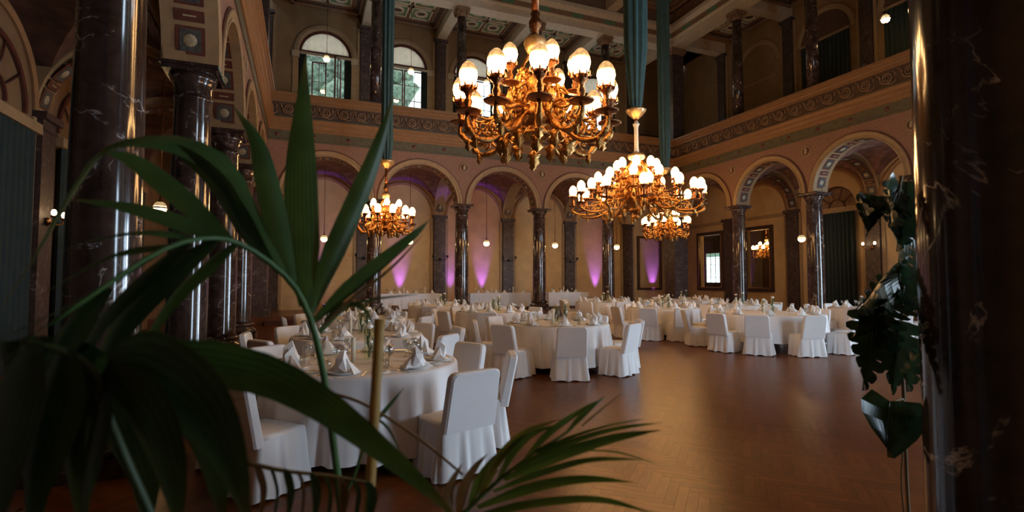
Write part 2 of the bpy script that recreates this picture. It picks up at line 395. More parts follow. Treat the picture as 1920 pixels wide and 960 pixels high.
# ================================================================== arcade walls
def arcade(side, s0, s1, centres, cols, names):
    F = FR[side]; zt = 7.10
    mb = MB()
    cs = sorted(centres); edges = []
    prev = s0
    for c in cs:
        edges.append((prev, c-RI)); prev = c+RI
    edges.append((prev, s1))
    for a, b in edges:
        if b > a+.001: mb.box(a, b, -TH, TH, CAP, zt)
    SEG = 26
    for c in cs:
        vs = []; fs = []
        for i in range(SEG+1):
            t = PI*i/SEG; x = c+RI*math.cos(t); z = CAP+RI*math.sin(t)
            vs += [(x, -TH, z), (x, -TH, zt), (x, TH, z), (x, TH, zt)]
        for i in range(SEG):
            o, p = i*4, i*4+4; fs += [(o, o+1, p+1, p), (o+2, p+2, p+3, o+3)]
        mb.add(vs, fs)
    fmap(mb, F)
    wall = mb.build('wall_'+side+'_arcade', 'spandrel', fix=False, kind='structure', label=names)
    for c in cs:                                  # intrados, archivolt, painted line
        mb = MB(); sweep_arch(mb, c, CAP, [(RI, -TH), (RI, TH)]); fmap(mb, F); mb.build('soffit', 'cream', wall, fix=False)
        for sg in (-1, 1):
            mb = MB(); q = -TH*1.0 if sg < 0 else TH; e = sg
            sweep_arch(mb, c, CAP, [(RI, q), (RI, q+e*.05), (RI+.05, q+e*.05), (RI+.05, q+e*.035), (RI+.09, q+e*.035), (RI+.15, q+e*.065), (RI+.20, q+e*.065), (RI+.215, q+e*.05), (RI+.215, q)])
            fmap(mb, F); mb.build('archivolt', 'cream', wall, fix=False)
            if sg < 0:
                mb = MB(); sweep_arch(mb, c, CAP, [(RI+.215, q), (RI+.215, q-.03), (RI+.255, q-.03), (RI+.255, q)]); fmap(mb, F); mb.build('archivolt_line', 'darkred', wall, fix=False)
        soffit(wall, c, CAP, RI, 0, frame=F)
    for s in cols:                                # medallions over the columns
        mb = MB(); mb.lathe([(.0, .05), (.10, .045), (.13, .02), (.15, .02)], 20, cap=False); mb.cur = 1
        mb.lathe([(.15, .0), (.155, .035), (.19, .045), (.215, .02), (.22, 0)], 20, cap=False)
        mb.cur = 2; mb.box(-.05, .05, -.10, .05, .03, .065); mb.lathe([(0, .08), (.045, .07), (.06, .03)], 8, c=(0, .07), cap=False)
        mb.xf(Matrix.Rotation(PI/2, 4, 'X'))
        mb.build('medallion', ['darkred', 'cream', 'rosette'], wall, mat=F.m(s, -TH, 6.62))
    return wall
arcade('back', XL-.34, X0+.34, bayc_b, BX, 'pink plaster arcade wall with five round arches across the far end')
arcade('right', YF-.34, D-.34, bayc_r, RY, 'pink plaster arcade wall with round arches beside the dance floor')
arcade('left', YF-.34, D-.34, bayc_l, LY, 'arcade wall with coffered round arches behind the palm')
arcade('front', XL+.34, X0-.34, bayc_b, BX, 'front arcade wall over the photographer')

# entablature and gallery parapet, one set of mouldings a side
scr = MB()
pts = []
for i in range(30):
    t = i/29; a = 4.2*PI*t; r = .20*(1-.82*t); pts.append((r*math.cos(a+PI), -.03, r*math.sin(a+PI)))
scr.tube(pts, [.034*(1-.5*i/29) for i in range(30)], 5)
scr.tube([(-.20, -.02, 0), (-.235, -.025, .12), (-.31, -.02, .2), (-.36, -.015, .13)], [.03, .03, .024, .01], 5)
scr.tube([(.0, -.02, -.2), (.12, -.02, -.235), (.26, -.02, -.2), (.32, -.02, -.06)], [.03, .028, .024, .012], 5)
scr.tube([(.22, -.02, .2), (.28, -.02, .1), (.25, -.02, 0)], [.012, .03, .01], 5)
SCROLL = scr.mesh('scroll_ornament', 'scroll', fix=False)
ros = MB(); ros.lathe([(0, .03), (.05, .028), (.07, .012), (.085, 0)], 10, cap=False); ros.xf(Matrix.Rotation(PI/2, 4, 'X')); ROS = ros.mesh('rosette', 'darkred')
SP = {'back': (XL+.0, X0-.0), 'right': (YF, D), 'left': (YF, D), 'front': (XL, X0)}
tn = [2]
for side in ('back', 'right', 'left', 'front'):
    F = FR[side]; s0, s1 = SP[side]; s0 += TH if side in ('right', 'left') else TH*.0; s1 -= TH if side in ('right', 'left') else 0
    def strip(prof, m, nm='', lab=None):
        mb = MB(); extrude(mb, prof, s0, s1); fmap(mb, F)
        o = mb.build('trim_%d' % tn[0], m, kind='structure', label=lab); tn[0] += 1; return o
    where = {'back': 'across the far end', 'right': 'beside the dance floor', 'left': 'behind the palm', 'front': 'over the front arcade'}[side]
    b = strip([(TH, 7.10), (-TH-.03, 7.10), (-TH-.03, 7.16), (-TH-.01, 7.18), (-TH-.01, 7.50), (TH, 7.50)], 'green_band', lab='dull green painted band above the arches '+where)
    n = int((s1-s0)/1.25)
    if side in ('back', 'right'):
        for i in range(n): inst('rosette', ROS, b, mat=F.m(s0+(i+.5)*(s1-s0)/n, -TH-.012, 7.33))
    strip([(TH, 7.50), (-TH-.05, 7.50), (-TH-.05, 7.56), (-TH-.10, 7.60), (-TH-.10, 7.68), (-TH-.15, 7.74), (-TH-.15, 7.84), (-TH-.22, 7.92), (-TH-.22, 7.97), (TH, 7.97)], 'orange_molding', lab='stepped orange plaster cornice '+where)
    fz = strip([(TH, 7.97), (-TH-.07, 7.97), (-TH-.07, 8.70), (TH, 8.70)], 'frieze_ground', lab='gallery parapet with scroll relief '+where)
    n = int((s1-s0)/.68)
    if side in ('back', 'right'):
        for i in range(n): inst('scroll_ornament', SCROLL, fz, mat=F.m(s0+(i+.5)*(s1-s0)/n, -TH-.07, 8.335))
    mb = MB(); extrude(mb, [(-TH-.065, 7.98), (-TH-.11, 7.98), (-TH-.11, 8.05), (-TH-.065, 8.06)], s0, s1); fmap(mb, F); mb.build('lower_fillet', 'green_band', fz)
    mb = MB(); extrude(mb, [(-TH-.065, 8.60), (-TH-.10, 8.61), (-TH-.10, 8.69), (-TH-.065, 8.69)], s0, s1); fmap(mb, F); mb.build('upper_fillet', 'orange_molding', fz)
    strip([(TH, 8.70), (-TH-.10, 8.70), (-TH-.16, 8.76), (-TH-.16, 8.82), (-TH-.22, 8.86), (-TH-.22, 8.96), (TH+.05, 8.96)], 'orange_molding', lab='moulded gallery handrail '+where)

# ================================================================== columns
def column_meshes(r, h, mat, z0=0):
    base = MB(); base.box(-r*1.5, r*1.5, -r*1.5, r*1.5, 0, .16)
    base.lathe([(r*1.45, .16), (r*1.5, .2), (r*1.45, .26), (r*1.2, .29), (r*1.15, .34), (r*1.3, .37), (r*1.3, .41), (r*1.1, .44)], 32)
    sh = MB(); sh.lathe([(r*1.06, .44), (r, .50), (r*1.0, h*.35), (r*.96, h*.65), (r*.90, h-.52), (r*.96, h-.50), (r*.96, h-.46), (r*.88, h-.44)], 36)
    ca = MB(); ca.lathe([(r*.88, h-.44), (r*.9, h-.30), (r*1.0, h-.28), (r*1.0, h-.25), (r*1.12, h-.19), (r*1.2, h-.12)], 32)
    a = r*1.3; ca.box(-a, a, -a, a, h-.12, h-.05); ca.box(-a*1.08, a*1.08, -a*1.08, a*1.08, h-.05, h)
    return [base.mesh('column_base', mat), sh.mesh('shaft', mat), ca.mesh('capital', mat)]
CM = column_meshes(.30, CAP, 'marble'); CMN = column_meshes(.285, CAP, 'marble_near')
CMB = column_meshes(.305, CAP-.30, 'marble')
def column(x, y, z, ms, label, group=None):
    t = thing('marble_column', label, 'column', (x, y, z), 0, group)
    for n, me in zip(('column_base', 'shaft', 'capital'), ms): inst(n, me, t)
    return t
for i, x in enumerate(reversed(BX)): column(x, D, .30, CMB, 'dark polished marble column of the far arcade, %s from the dance floor corner' % ORD[i], 'columns of the far arcade')
for i, y in enumerate(RY): column(X0, y, 0, CM, 'brown marble column beside the dance floor, %s from the far corner' % ORD[i], 'columns of the right arcade')
for i, y in enumerate(LY): column(XL, y, 0, CMN if i > 1 else CM, 'dark marble column behind the palm, %s from the far end' % ORD[i], 'columns of the left arcade')
column(2.80, YF-.05, 0, CMN, 'thick black veined marble column with monstera growing beside it', None)
for x in BX[1:]: column(x, YF, 0, CM, 'marble column of the front arcade under the front gallery', 'columns of the front arcade')
# corner piers
def pier(x, y, z, lab):
    t = thing('corner_pier', lab, 'pier', (x, y, z)); h = CAP-z-.02; a = .42
    mb = MB(); mb.box(-a-.1, a+.1, -a-.1, a+.1, 0, .35); mb.build('base', 'marble_pil', t)
    mb = MB(); mb.box(-a, a, -a, a, .35, h-.35); mb.build('shaft', 'marble_pil', t)
    mb = MB(); mb.box(-a-.03, a+.03, -a-.03, a+.03, h-.35, h-.28); mb.box(-a+.01, a-.01, -a+.01, a-.01, h-.28, h-.16); mb.box(-a-.08, a+.08, -a-.08, a+.08, h-.16, h); mb.build('capital', 'marble_pil', t)
pier(X0, D, .30, 'square marble corner pier between the far arcade and dance floor arcade')
pier(XL, D, .30, 'square marble corner pier at the far end of the palm side')
pier(X0, YF, 0, 'square marble corner pier of the front arcade by the right aisle')
pier(XL, YF, 0, 'square marble corner pier beside the front palm')

# upper gallery columns with scroll capitals
def upper_meshes():
    r = .23; h = UCAP-GF
    b = MB(); b.box(-r*1.5, r*1.5, -r*1.5, r*1.5, 0, 1.05); b.lathe([(r*1.4, 1.05), (r*1.45, 1.1), (r*1.15, 1.15), (r*1.25, 1.2), (r*1.05, 1.24)], 20)
    s = MB(); s.lathe([(r, 1.24), (r, 3), (r*.88, h-.42)], 24)
    c = MB(); c.lathe([(r*.88, h-.42), (r*1.0, h-.38), (r*.95, h-.3), (r*1.2, h-.2)], 20)
    for sx in (-1, 1):
        for sy in (-1, 1):
            st = len(c.v); c.lathe([(0, -.05), (.09, -.05), (.10, 0), (.09, .05), (0, .05)], 10)
            c.xf(Matrix.Translation((sx*.21, sy*.21, h-.24)) @ Matrix.Rotation(PI/4*sx*sy, 4, 'Z') @ Matrix.Rotation(PI/2, 4, 'X'), st)
    c.box(-.31, .31, -.31, .31, h-.14, h-.04); c.box(-.27, .27, -.27, .27, h-.2, h)
    return [b.mesh('pedestal', 'marble_pil'), s.mesh('shaft', 'marble'), c.mesh('capital', 'ceil_brown')]
UM = upper_meshes()
def ucol(x, y, lab, g):
    t = thing('gallery_column', lab, 'column', (x, y, GF), 0, g)
    for n, me in zip(('pedestal', 'shaft', 'capital'), UM): inst(n, me, t)
for i, x in enumerate(reversed(BX)): ucol(x, D+.12, 'slender gallery column before the windows, %s from the dark corner' % ORD[i], 'gallery columns before the windows')
for i, y in enumerate(RY): ucol(X0+.12, y, 'slender gallery column before the curtained arches, %s from the far corner' % ORD[i], 'gallery columns above the dance floor arcade')
for i, y in enumerate(LY): ucol(XL-.12, y, 'slender gallery column above the palm side arcade, %s from the far end' % ORD[i], 'gallery columns above the left arcade')
for x, y, q in ((X0+.1, D+.1, 'far corner above the dance floor arcade'), (XL-.1, D+.1, 'far corner above the palm side arcade')):
    t = thing('gallery_pier', 'dark square gallery pier in the '+q, 'pier', (x, y, GF))
    mb = MB(); mb.box(-.36, .36, -.36, .36, 1.0, UCAP-GF-.35); mb.build('shaft', 'marble_pil', t)
    mb = MB(); mb.box(-.42, .42, -.42, .42, 0, 1.0); mb.build('base', 'marble_pil', t)
    mb = MB(); mb.box(-.40, .40, -.40, .40, UCAP-GF-.35, UCAP-GF-.25); mb.box(-.46, .46, -.46, .46, UCAP-GF-.25, UCAP-GF); mb.build('capital', 'ceil_brown', t)

# ================================================================== gallery floors over aisles, vaults
def slab(name, x0, x1, y0, y1, z0, z1, m, lab):
    mb = MB(); mb.box(x0, x1, y0, y1, z0, z1); return mb.build(name, m, kind='structure', label=lab)
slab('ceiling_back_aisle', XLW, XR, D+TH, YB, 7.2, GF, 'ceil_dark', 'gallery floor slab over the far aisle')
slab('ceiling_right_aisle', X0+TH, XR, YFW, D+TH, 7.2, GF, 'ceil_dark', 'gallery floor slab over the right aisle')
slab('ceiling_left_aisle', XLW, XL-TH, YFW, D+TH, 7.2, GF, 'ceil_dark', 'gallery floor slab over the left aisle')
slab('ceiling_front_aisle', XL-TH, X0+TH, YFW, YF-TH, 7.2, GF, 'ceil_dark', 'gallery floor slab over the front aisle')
VR = RI+.12
def vault(F, c, dep, mat, parent_name, lab):
    """cross vault of one aisle bay: a = half bay along s, b = half depth along n"""
    a = BAY/2; b = (dep-TH)/2; N = 20; mb = MB(); vs = []
    for i in range(N+1):
        for j in range(N+1):
            u = -1+2*i/N; v = -1+2*j/N
            z1 = math.sqrt(max(0, 1-u*u)); z2 = math.sqrt(max(0, 1-v*v))
            vs.append((c+u*a, TH+b+v*b, CAP+VR*max(z1, z2)))
    fs = [(i*(N+1)+j, (i+1)*(N+1)+j, (i+1)*(N+1)+j+1, i*(N+1)+j+1) for i in range(N) for j in range(N)]
    mb.add(vs, fs, False); fmap(mb, F)
    return mb.build(parent_name, mat, fix=False, kind='structure', label=lab)
def transverse(F, s, dep, vparent):
    c = TH+(dep-TH)/2; r = (dep-TH)/2-.02; mb = MB(); vs = []; SEG = 22; w = .30
    for i in range(SEG+1):
        t = PI*i/SEG
        for rr in (r, r+.3):
            for q in (-w, w): vs.append((s+q, c+rr*math.cos(t), CAP+min(rr, VR+.2)*math.sin(t)*(VR-.06)/r if rr == r else CAP+(VR+.25)*math.sin(t)))
    fs = []
    for i in range(SEG):
        o, p = i*4, i*4+4
        fs += [(o, o+1, p+1, p), (o, p, p+2, o+2), (o+1, o+3, p+3, p+1), (o+2, p+2, p+3, o+3)]
    mb.add(vs, fs); fmap(mb, F); return mb.build('transverse_arch', 'cream', vparent, fix=False)
def aisle(side, dep, cols, centres, mat, lab):
    F = FR[side]
    for i, c in enumerate(centres):
        v = vault(F, c, dep, mat, 'ceiling_vault_%s_%d' % (side, i+1), 'painted cross vault over the %s' % lab)
        if i < len(cols):
            s = cols[i]; transverse(F, s, dep, v)
            r = min((dep-TH)/2-.02, VR-.06)
            soffit(v, TH+(dep-TH)/2, CAP, (dep-TH)/2-.02 if abs((dep-TH)/2-VR) < .3 else r, 0, perp=(F, s))
aisle('back', YB-D, BX, bayc_b, 'vault', 'far aisle')
aisle('right', XR-X0, RY, bayc_r, 'vault', 'right aisle')
aisle('left', XL-XLW, LY, bayc_l, 'vault_left_shade', 'palm side aisle')

# ================================================================== outer walls
slabw = slab
def wall_open(name, F, off, s0, s1, z0, z1, opens, mat, th=.3, lab=None):
    """flat wall at n=off with openings (c, halfwidth, zbot, zspring, arched)"""
    mb = MB(); opens = sorted(opens); prev = s0
    for (c, hw, zb, zs, arch) in opens:
        if c-hw > prev: mb.box(prev, c-hw, off, off+th, z0, z1)
        if zb > z0: mb.box(c-hw, c+hw, off, off+th, z0, zb)
        if arch:
            vs = []; N = 20
            for i in range(N+1):
                t = PI*i/N; x = c+hw*math.cos(t); z = zs+hw*math.sin(t)
                vs += [(x, off, z), (x, off, z1), (x, off+th, z), (x, off+th, z1)]
            fs = []
            for i in range(N):
                o, p = i*4, i*4+4; fs += [(o, o+1, p+1, p), (o+2, p+2, p+3, o+3), (o, p, p+2, o+2)]
            mb.add(vs, fs)
        else: mb.box(c-hw, c+hw, off, off+th, zs, z1)
        prev = c+hw
    if prev < s1: mb.box(prev, s1, off, off+th, z0, z1)
    fmap(mb, F); return mb.build(name, mat, fix=False, kind='structure', label=lab)
GW = 1.2; GSP = 12.55
db, dr, dl, df = YB-D, XR-X0, XL-XLW, YF-YFW
wall_back = wall_open('wall_back', FR['back'], db, XLW-.3, XR+.3, -.3, GF-.02, [], 'ochre', lab='ochre plaster wall of the far aisle')
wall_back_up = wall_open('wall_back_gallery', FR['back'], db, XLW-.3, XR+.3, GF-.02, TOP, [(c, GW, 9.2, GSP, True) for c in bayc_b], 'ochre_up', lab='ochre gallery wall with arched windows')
LUN = (bayc_r[1]-.2, .95, 4.85, 4.85, True)
wall_right = wall_open('wall_right', FR['right'], dr, YFW-.3, YB+.3, -.3, GF-.02, [(20.0, .78, 1.28, 4.26, False), (23.35, .88, 1.28, 4.26, False), LUN, (.95, 1.15, .6, 4.6, False), (4.78, 1.15, .6, 4.6, False)], 'ochre', lab='ochre plaster wall of the right aisle')
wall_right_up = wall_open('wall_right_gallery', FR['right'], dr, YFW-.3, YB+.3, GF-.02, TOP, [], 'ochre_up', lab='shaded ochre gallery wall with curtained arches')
wall_left = wall_open('wall_left', FR['left'], dl, YFW-.3, YB+.3, -.3, TOP, [], 'ochre_left_shade', lab='ochre wall of the palm side aisle, coloured darker for its shade')
wall_front = wall_open('wall_front', FR['front'], df, XLW-.3, XR+.3, -.3, TOP, [(8.39, 1.15, .6, 4.6, False)], 'ochre', lab='front wall behind the photographer')
def pilaster(F, off, s, z0, h, wall, mat='marble_pil', hw=.30):
    mb = MB(); mb.box(s-hw-.05, s+hw+.05, off-.2, off, z0, z0+.3); mb.box(s-hw, s+hw, off-.15, off, z0+.3, h-.35); fmap(mb, F); p = mb.build('pilaster', mat, wall)
    mb = MB(); mb.box(s-hw-.03, s+hw+.03, off-.18, off, h-.35, h-.28); mb.box(s-hw, s+hw, off-.15, off, h-.28, h-.14); mb.box(s-hw-.09, s+hw+.09, off-.24, off, h-.14, h); fmap(mb, F); mb.build('capital', mat, p)
    mb = MB()
    for q in (-1, 1): mb.box(s+q*(hw+.09)-.07, s+q*(hw+.09)+.07, off-.06, off, z0, h-.14)
    fmap(mb, F); mb.build('backing_strip', 'cream', p)
for s in BX+[X0-.25, XL+.3]: pilaster(FR['back'], db, s, .3, CAP, wall_back)
for s in RY+[D-.3]: pilaster(FR['right'], dr, s, 0, CAP, wall_right)
for s in LY: pilaster(FR['left'], dl, s, 0, CAP, wall_left)
for s in BX+[X0+.1, XL-.1]: pilaster(FR['back'], db, s, GF, 14.25, wall_back_up, hw=.26)
for s in RY+[D]: pilaster(FR['right'], dr, s, GF, 14.25, wall_right_up, hw=.26)
# wall arches under the vaults
for F, off, cs, wl in ((FR['back'], db, bayc_b, wall_back), (FR['right'], dr, bayc_r, wall_right), (FR['left'], dl, bayc_l, wall_left)):
    for c in cs:
        mb = MB(); sweep_arch(mb, c, CAP, [(RI-.12, off), (RI-.12, off-.05), (RI-.02, off-.08), (RI+.06, off-.05), (RI+.1, off)]); fmap(mb, F); mb.build('wall_arch', 'orange_molding', wl, fix=False)
# string course on the right aisle wall
for a, b in ((18.3, 21.9), (22.2, 26.3)):
    mb = MB(); mb.box(a, b, dr-.10, dr, 4.78, 4.95); fmap(mb, FR['right']); mb.build('string_course', 'cream', wall_right)

# ================================================================== arched gallery windows
def grid_window(win, F, s0, s1, z0, z1, n, nx, nz, mat='frame_wood', bar=.025, parent_name='casement', swing=0):
    c = MB(); f = .06
    c.box(s0, s1, n-.03, n+.03, z0, z0+f); c.box(s0, s1, n-.03, n+.03, z1-f, z1); c.box(s0, s0+f, n-.03, n+.03, z0, z1); c.box(s1-f, s1, n-.03, n+.03, z0, z1)
    for i in range(1, nx): x = s0+(s1-s0)*i/nx; c.box(x-bar/2, x+bar/2, n-.02, n+.02, z0+f, z1-f)
    for i in range(1, nz): z = z0+(z1-z0)*i/nz; c.box(s0+f, s1-f, n-.02, n+.02, z-bar/2, z+bar/2)
    def sw(v):
        if not swing: return v
        piv = s1 if swing > 0 else s0; a = R(58)*(1 if swing > 0 else -1); dx = v[0]-piv; dy = v[1]-n
        return (piv+dx*math.cos(a)-dy*math.sin(a), n+dx*math.sin(a)+dy*math.cos(a), v[2])
    c.v = [sw(v) for v in c.v]; fmap(c, F); cas = c.build(parent_name, mat, win)
    for i in range(nx):
        for k in range(nz):
            a, b = s0+(s1-s0)*i/nx+.015, s0+(s1-s0)*(i+1)/nx-.015; zz, zt = z0+(z1-z0)*k/nz+.015, z0+(z1-z0)*(k+1)/nz-.015
            p = MB(); p.box(a, b, n-.004, n+.004, zz, zt); p.v = [sw(v) for v in p.v]; fmap(p, F); p.build('pane', 'pane', cas)
def pleated(F, s0, s1, n, z0, z1, amp=.05, k=7, taper=0):
    mb = MB(); N = k*8; vs = []
    for i in range(N+1):
        t = i/N; s = s0+(s1-s0)*t; d = amp*math.sin(t*k*2*PI)
        vs += [(s, n+d, z0), (s, n+d*.8, z1), (s, n+d+.02, z0), (s, n+d*.8+.02, z1)]
    fs = []
    for i in range(N):
        o, p = i*4, i*4+4; fs += [(o, o+1, p+1, p), (o+2, p+2, p+3, o+3)]
    mb.add(vs, fs, True); fmap(mb, F); return mb
F = FR['back']
for i, c in enumerate(bayc_b):
    n = db+.12
    win = MB(); sweep_arch(win, c, GSP, [(GW, n-.06), (GW, n+.06), (GW-.11, n+.06), (GW-.11, n-.06)], closed=True)
    win.box(c-GW, c-GW+.10, n-.06, n+.06, 9.2, GSP); win.box(c+GW-.10, c+GW, n-.06, n+.06, 9.2, GSP); win.box(c-GW, c+GW, n-.07, n+.07, GSP-.02, GSP+.14); win.box(c-GW, c+GW, n-.06, n+.06, 9.2, 9.32)
    fmap(win, F); w_ = win.build('window_%d' % (i+1), 'frame_wood', kind='structure', label='dark red arched gallery window, %s from the palm side' % ORD[i])
    b = MB(); vs = [(c, n, GSP+.14)]; N = 18
    pl = MB()
    for k in range(N+1):
        t = PI*k/N; r = GW-.1; pl.v.append((c+r*math.cos(t), n-.01+.02*(k % 2), max(GSP+.13, GSP+r*math.sin(t))))
    kk = len(pl.v)
    for k in range(kk): x, y, z = pl.v[k]; pl.v.append((x, y, GSP+.12))
    for k in range(kk-1): pl.f.append((k, k+1, kk+k+1, kk+k)); pl.mi.append(0); pl.sm.append(False)
    fmap(pl, F); pl.build('lunette_blind', 'blind', w_, fix=False)
    rl = MB(); rl.box(c-GW+.05, c+GW-.05, n-.26, n-.16, GSP-.14, GSP-.02); fmap(rl, F); rl.build('curtain_rail', 'cream_pale', w_)
    if i == 0: grid_window(w_, F, c-.62, c+.05, 9.3, GSP-.35, n, 2, 3); grid_window(w_, F, c+.12, c+.72, 9.3, GSP-.12, n-.05, 2, 4, swing=1)
    else: grid_window(w_, F, c-GW+.1, c-.02, 9.3, GSP-.1, n, 2, 4); grid_window(w_, F, c+.02, c+GW-.1, 9.3, GSP-.1, n, 2, 4)
    for q in (-1, 1):
        s0 = c+q*(GW-.02); s1 = c+q*(GW-.34); pm = pleated(F, min(s0, s1), max(s0, s1), n-.22, 9.2, GSP-.10, .035, 4)
        pm.build('curtain', 'curtain', w_, fix=False)
    mb = MB(); sweep_arch(mb, c, GSP, [(GW, db), (GW, db-.05), (GW+.1, db-.09), (GW+.22, db-.09), (GW+.26, db-.05), (GW+.28, db)]); fmap(mb, F); mb.build('arch_moulding', 'cream', w_, fix=False)
    for q in (-1, 1):
        mb = MB(); a = c+q*(GW+.14); mb.box(a-.13, a+.13, db-.06, db, GF, GSP-.3); fmap(mb, F); jm = mb.build('jamb', 'cream', w_)
        mb = MB(); mb.box(a-.17, a+.17, db-.12, db, GSP-.3, GSP); fmap(mb, F); mb.build('impost', 'cream_pale', jm)
# blind arches of the right gallery: one plain, the others hung with green curtains
F = FR['right']
for i, c in enumerate(bayc_r):
    mb = MB(); sweep_arch(mb, c, GSP, [(GW, dr), (GW, dr-.05), (GW+.1, dr-.09), (GW+.22, dr-.09), (GW+.28, dr)]); fmap(mb, F); am = mb.build('arch_moulding', 'cream', wall_right_up, fix=False)
    if i == 0:
        mb = MB(); mb.box(c-GW, c+GW, dr-.05, dr, GSP-.75, GSP-.62); fmap(mb, F); mb.build('ledge', 'cream', am)
    else:
        pm = pleated(F, c-GW+.05, c+GW-.05, dr-.10, GF+.05, GSP-.05, .04, 12); pm.build('curtain', 'curtain', am, fix=False)
        mb = MB(); mb.box(c-GW, c+GW, dr-.16, dr-.02, GSP-.08, GSP+.02); fmap(mb, F); mb.build('curtain_rail', 'cream', am)
        mb = MB(); mb.v = [(c+GW*math.cos(PI*k/18), dr-.02, GSP+GW*math.sin(PI*k/18)) for k in range(19)]; mb.f = [tuple(range(19))]; mb.mi = [0]; mb.sm = [False]; fmap(mb, F); mb.build('lunette', 'ceil_dark', am, fix=False)
# dark doorway at the end of the gallery
mb = MB(); mb.box(XR-2.6, XR-1.2, YB-.06, YB, GF, 10.6); mb.build('door_1', 'black_metal', kind='structure', label='dark doorway at the end of the gallery')

# ================================================================== ceilings
def gallery_ceiling(F, centres, cols, dep, lab, nm):
    ce = MB(); s0 = min(centres)-BAY/2-.6; s1 = max(centres)+BAY/2+3.6; ce.box(s0, s1, -.2, dep, 14.85, 15.0); fmap(ce, F)
    top = ce.build(nm, 'ceil_brown', kind='structure', label=lab)
    for s in cols+([X0] if F.side == 'back' else [D]):
        mb = MB(); mb.box(s-.24, s+.24, .35, dep, 14.25, 14.85); fmap(mb, F); mb.build('beam', 'ceil_cream', top)
    a0 = .55; a1 = dep-.25
    for c in centres:
        mb = MB()   # stepped border
        L_ = BAY/2-.3
        for k, (e, z, mt) in enumerate(((0, 14.66, 0), (.14, 14.74, 1), (.26, 14.80, 0))):
            mb.cur = mt; t = .12
            x0, x1, y0, y1 = c-L_+e, c+L_-e, a0+e, a1-e
            mb.box(x0, x1, y0, y0+t, z, 14.85); mb.box(x0, x1, y1-t, y1, z, 14.85); mb.box(x0, x0+t, y0, y1, z, 14.85); mb.box(x1-t, x1, y0, y1, z, 14.85)
        fmap(mb, F); mb.build('coffer_border', ['ceil_brown', 'ceil_dark'], top)
        gx0, gx1, gy0, gy1 = c-L_+.42, c+L_-.42, a0+.42, a1-.42
        for ix in range(2):
            for iy in range(2):
                px0, px1 = gx0+(gx1-gx0)*ix/2+.07, gx0+(gx1-gx0)*(ix+1)/2-.07; py0, py1 = gy0+(gy1-gy0)*iy/2+.07, gy0+(gy1-gy0)*(iy+1)/2-.07
                mb = MB(); z = 14.84; mb.box(px0, px1, py0, py1, z-.01, z); t = .07; mb.cur = 1
                mb.box(px0, px1, py0, py0+t, z-.07, z-.01); mb.box(px0, px1, py1-t, py1, z-.07, z-.01); mb.box(px0, px0+t, py0, py1, z-.07, z-.01); mb.box(px1-t, px1, py0, py1, z-.07, z-.01)
                cx, cy = (px0+px1)/2, (py0+py1)/2
                mb.lathe([(.34, z-.01), (.33, z-.06), (.22, z-.06), (.2, z-.01)], 20, c=(cx, cy), cap=False); mb.cur = 2; mb.lathe([(.2, z-.012), (.12, z-.03), (0, z-.07)], 14, c=(cx, cy), cap=False)
                fmap(mb, F); mb.build('coffer', ['ceil_green', 'ceil_cream', 'ceil_dark'], top)
gallery_ceiling(FR['back'], bayc_b, BX, db, 'coffered gallery ceiling with green panels above the windows', 'ceiling_back_gallery')
gallery_ceiling(FR['right'], bayc_r, RY, dr, 'coffered ceiling of the right gallery', 'ceiling_right_gallery')
slab('ceiling_left_gallery', XLW, XL-.2, YFW, YB, 14.85, 15.0, 'ceil_dark', 'ceiling of the palm side gallery')
slab('ceiling_front_gallery', XL, X0, YFW, YF, 14.85, 15.0, 'ceil_dark', 'ceiling of the front gallery')
for side in ('back', 'right', 'left', 'front'):
    F = FR[side]; s0, s1 = SP[side]; e = .35 if side in ('back', 'front') else -.35
    mb = MB(); extrude(mb, [(.35, UCAP), (-.30, UCAP), (-.30, 14.32), (-.38, 14.36), (-.38, 14.72), (-.55, 14.86), (-.55, 15.05), (.35, 15.05)], s0-e, s1+e); fmap(mb, F)
    o = mb.build('trim_%d' % tn[0], 'ceil_cream', kind='structure', label='cream architrave on the gallery columns, %s side' % side); tn[0] += 1
    mb = MB(); mb.box(s0, s1, -.39, -.37, 14.42, 14.66); fmap(mb, F); mb.build('painted_band', 'ceil_brown', o)
    n = int((s1-s0)/.9)
    for i in range(n):
        if i % 2 and side in ('back', 'right'):
            a = s0+(s1-s0)*i/n; mb = MB(); mb.box(a, a+.62, -.40, -.385, 14.44, 14.64); fmap(mb, F); mb.build('green_panel', 'ceil_green', o)
for side in ('back', 'right', 'left', 'front'):
    F = FR[side]; s0, s1 = SP[side]; mb = MB(); mb.box(s0-.35, s1+.35, -.32 if side in ('back', 'front') else -.30, .36, 15.05, TOP+.08); fmap(mb, F); mb.build('wall_clerestory_'+side, 'ceil_brown', kind='structure', label='plain attic strip above the architrave, %s side' % side)
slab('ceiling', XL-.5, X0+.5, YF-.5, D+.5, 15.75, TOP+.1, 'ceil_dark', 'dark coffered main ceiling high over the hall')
top = bpy.data.objects['ceiling']
for k, x in enumerate(BX): mb = MB(); mb.box(x-.28, x+.28, YF+.4, D-.4, 15.1, 15.75); mb.build('beam', 'ceil_cream', top)
for y in (17.91, 14.16, 10.41, 6.66, 3.0): mb = MB(); mb.box(XL+.4, X0-.4, y-.28, y+.28, 15.15, 15.75); mb.build('beam', 'ceil_cream', top)
xs = [XL+.45]+BX+[X0-.45]; ys = [YF+.4, 3.0, 6.66, 10.41, 14.16, 17.91, D-.4]
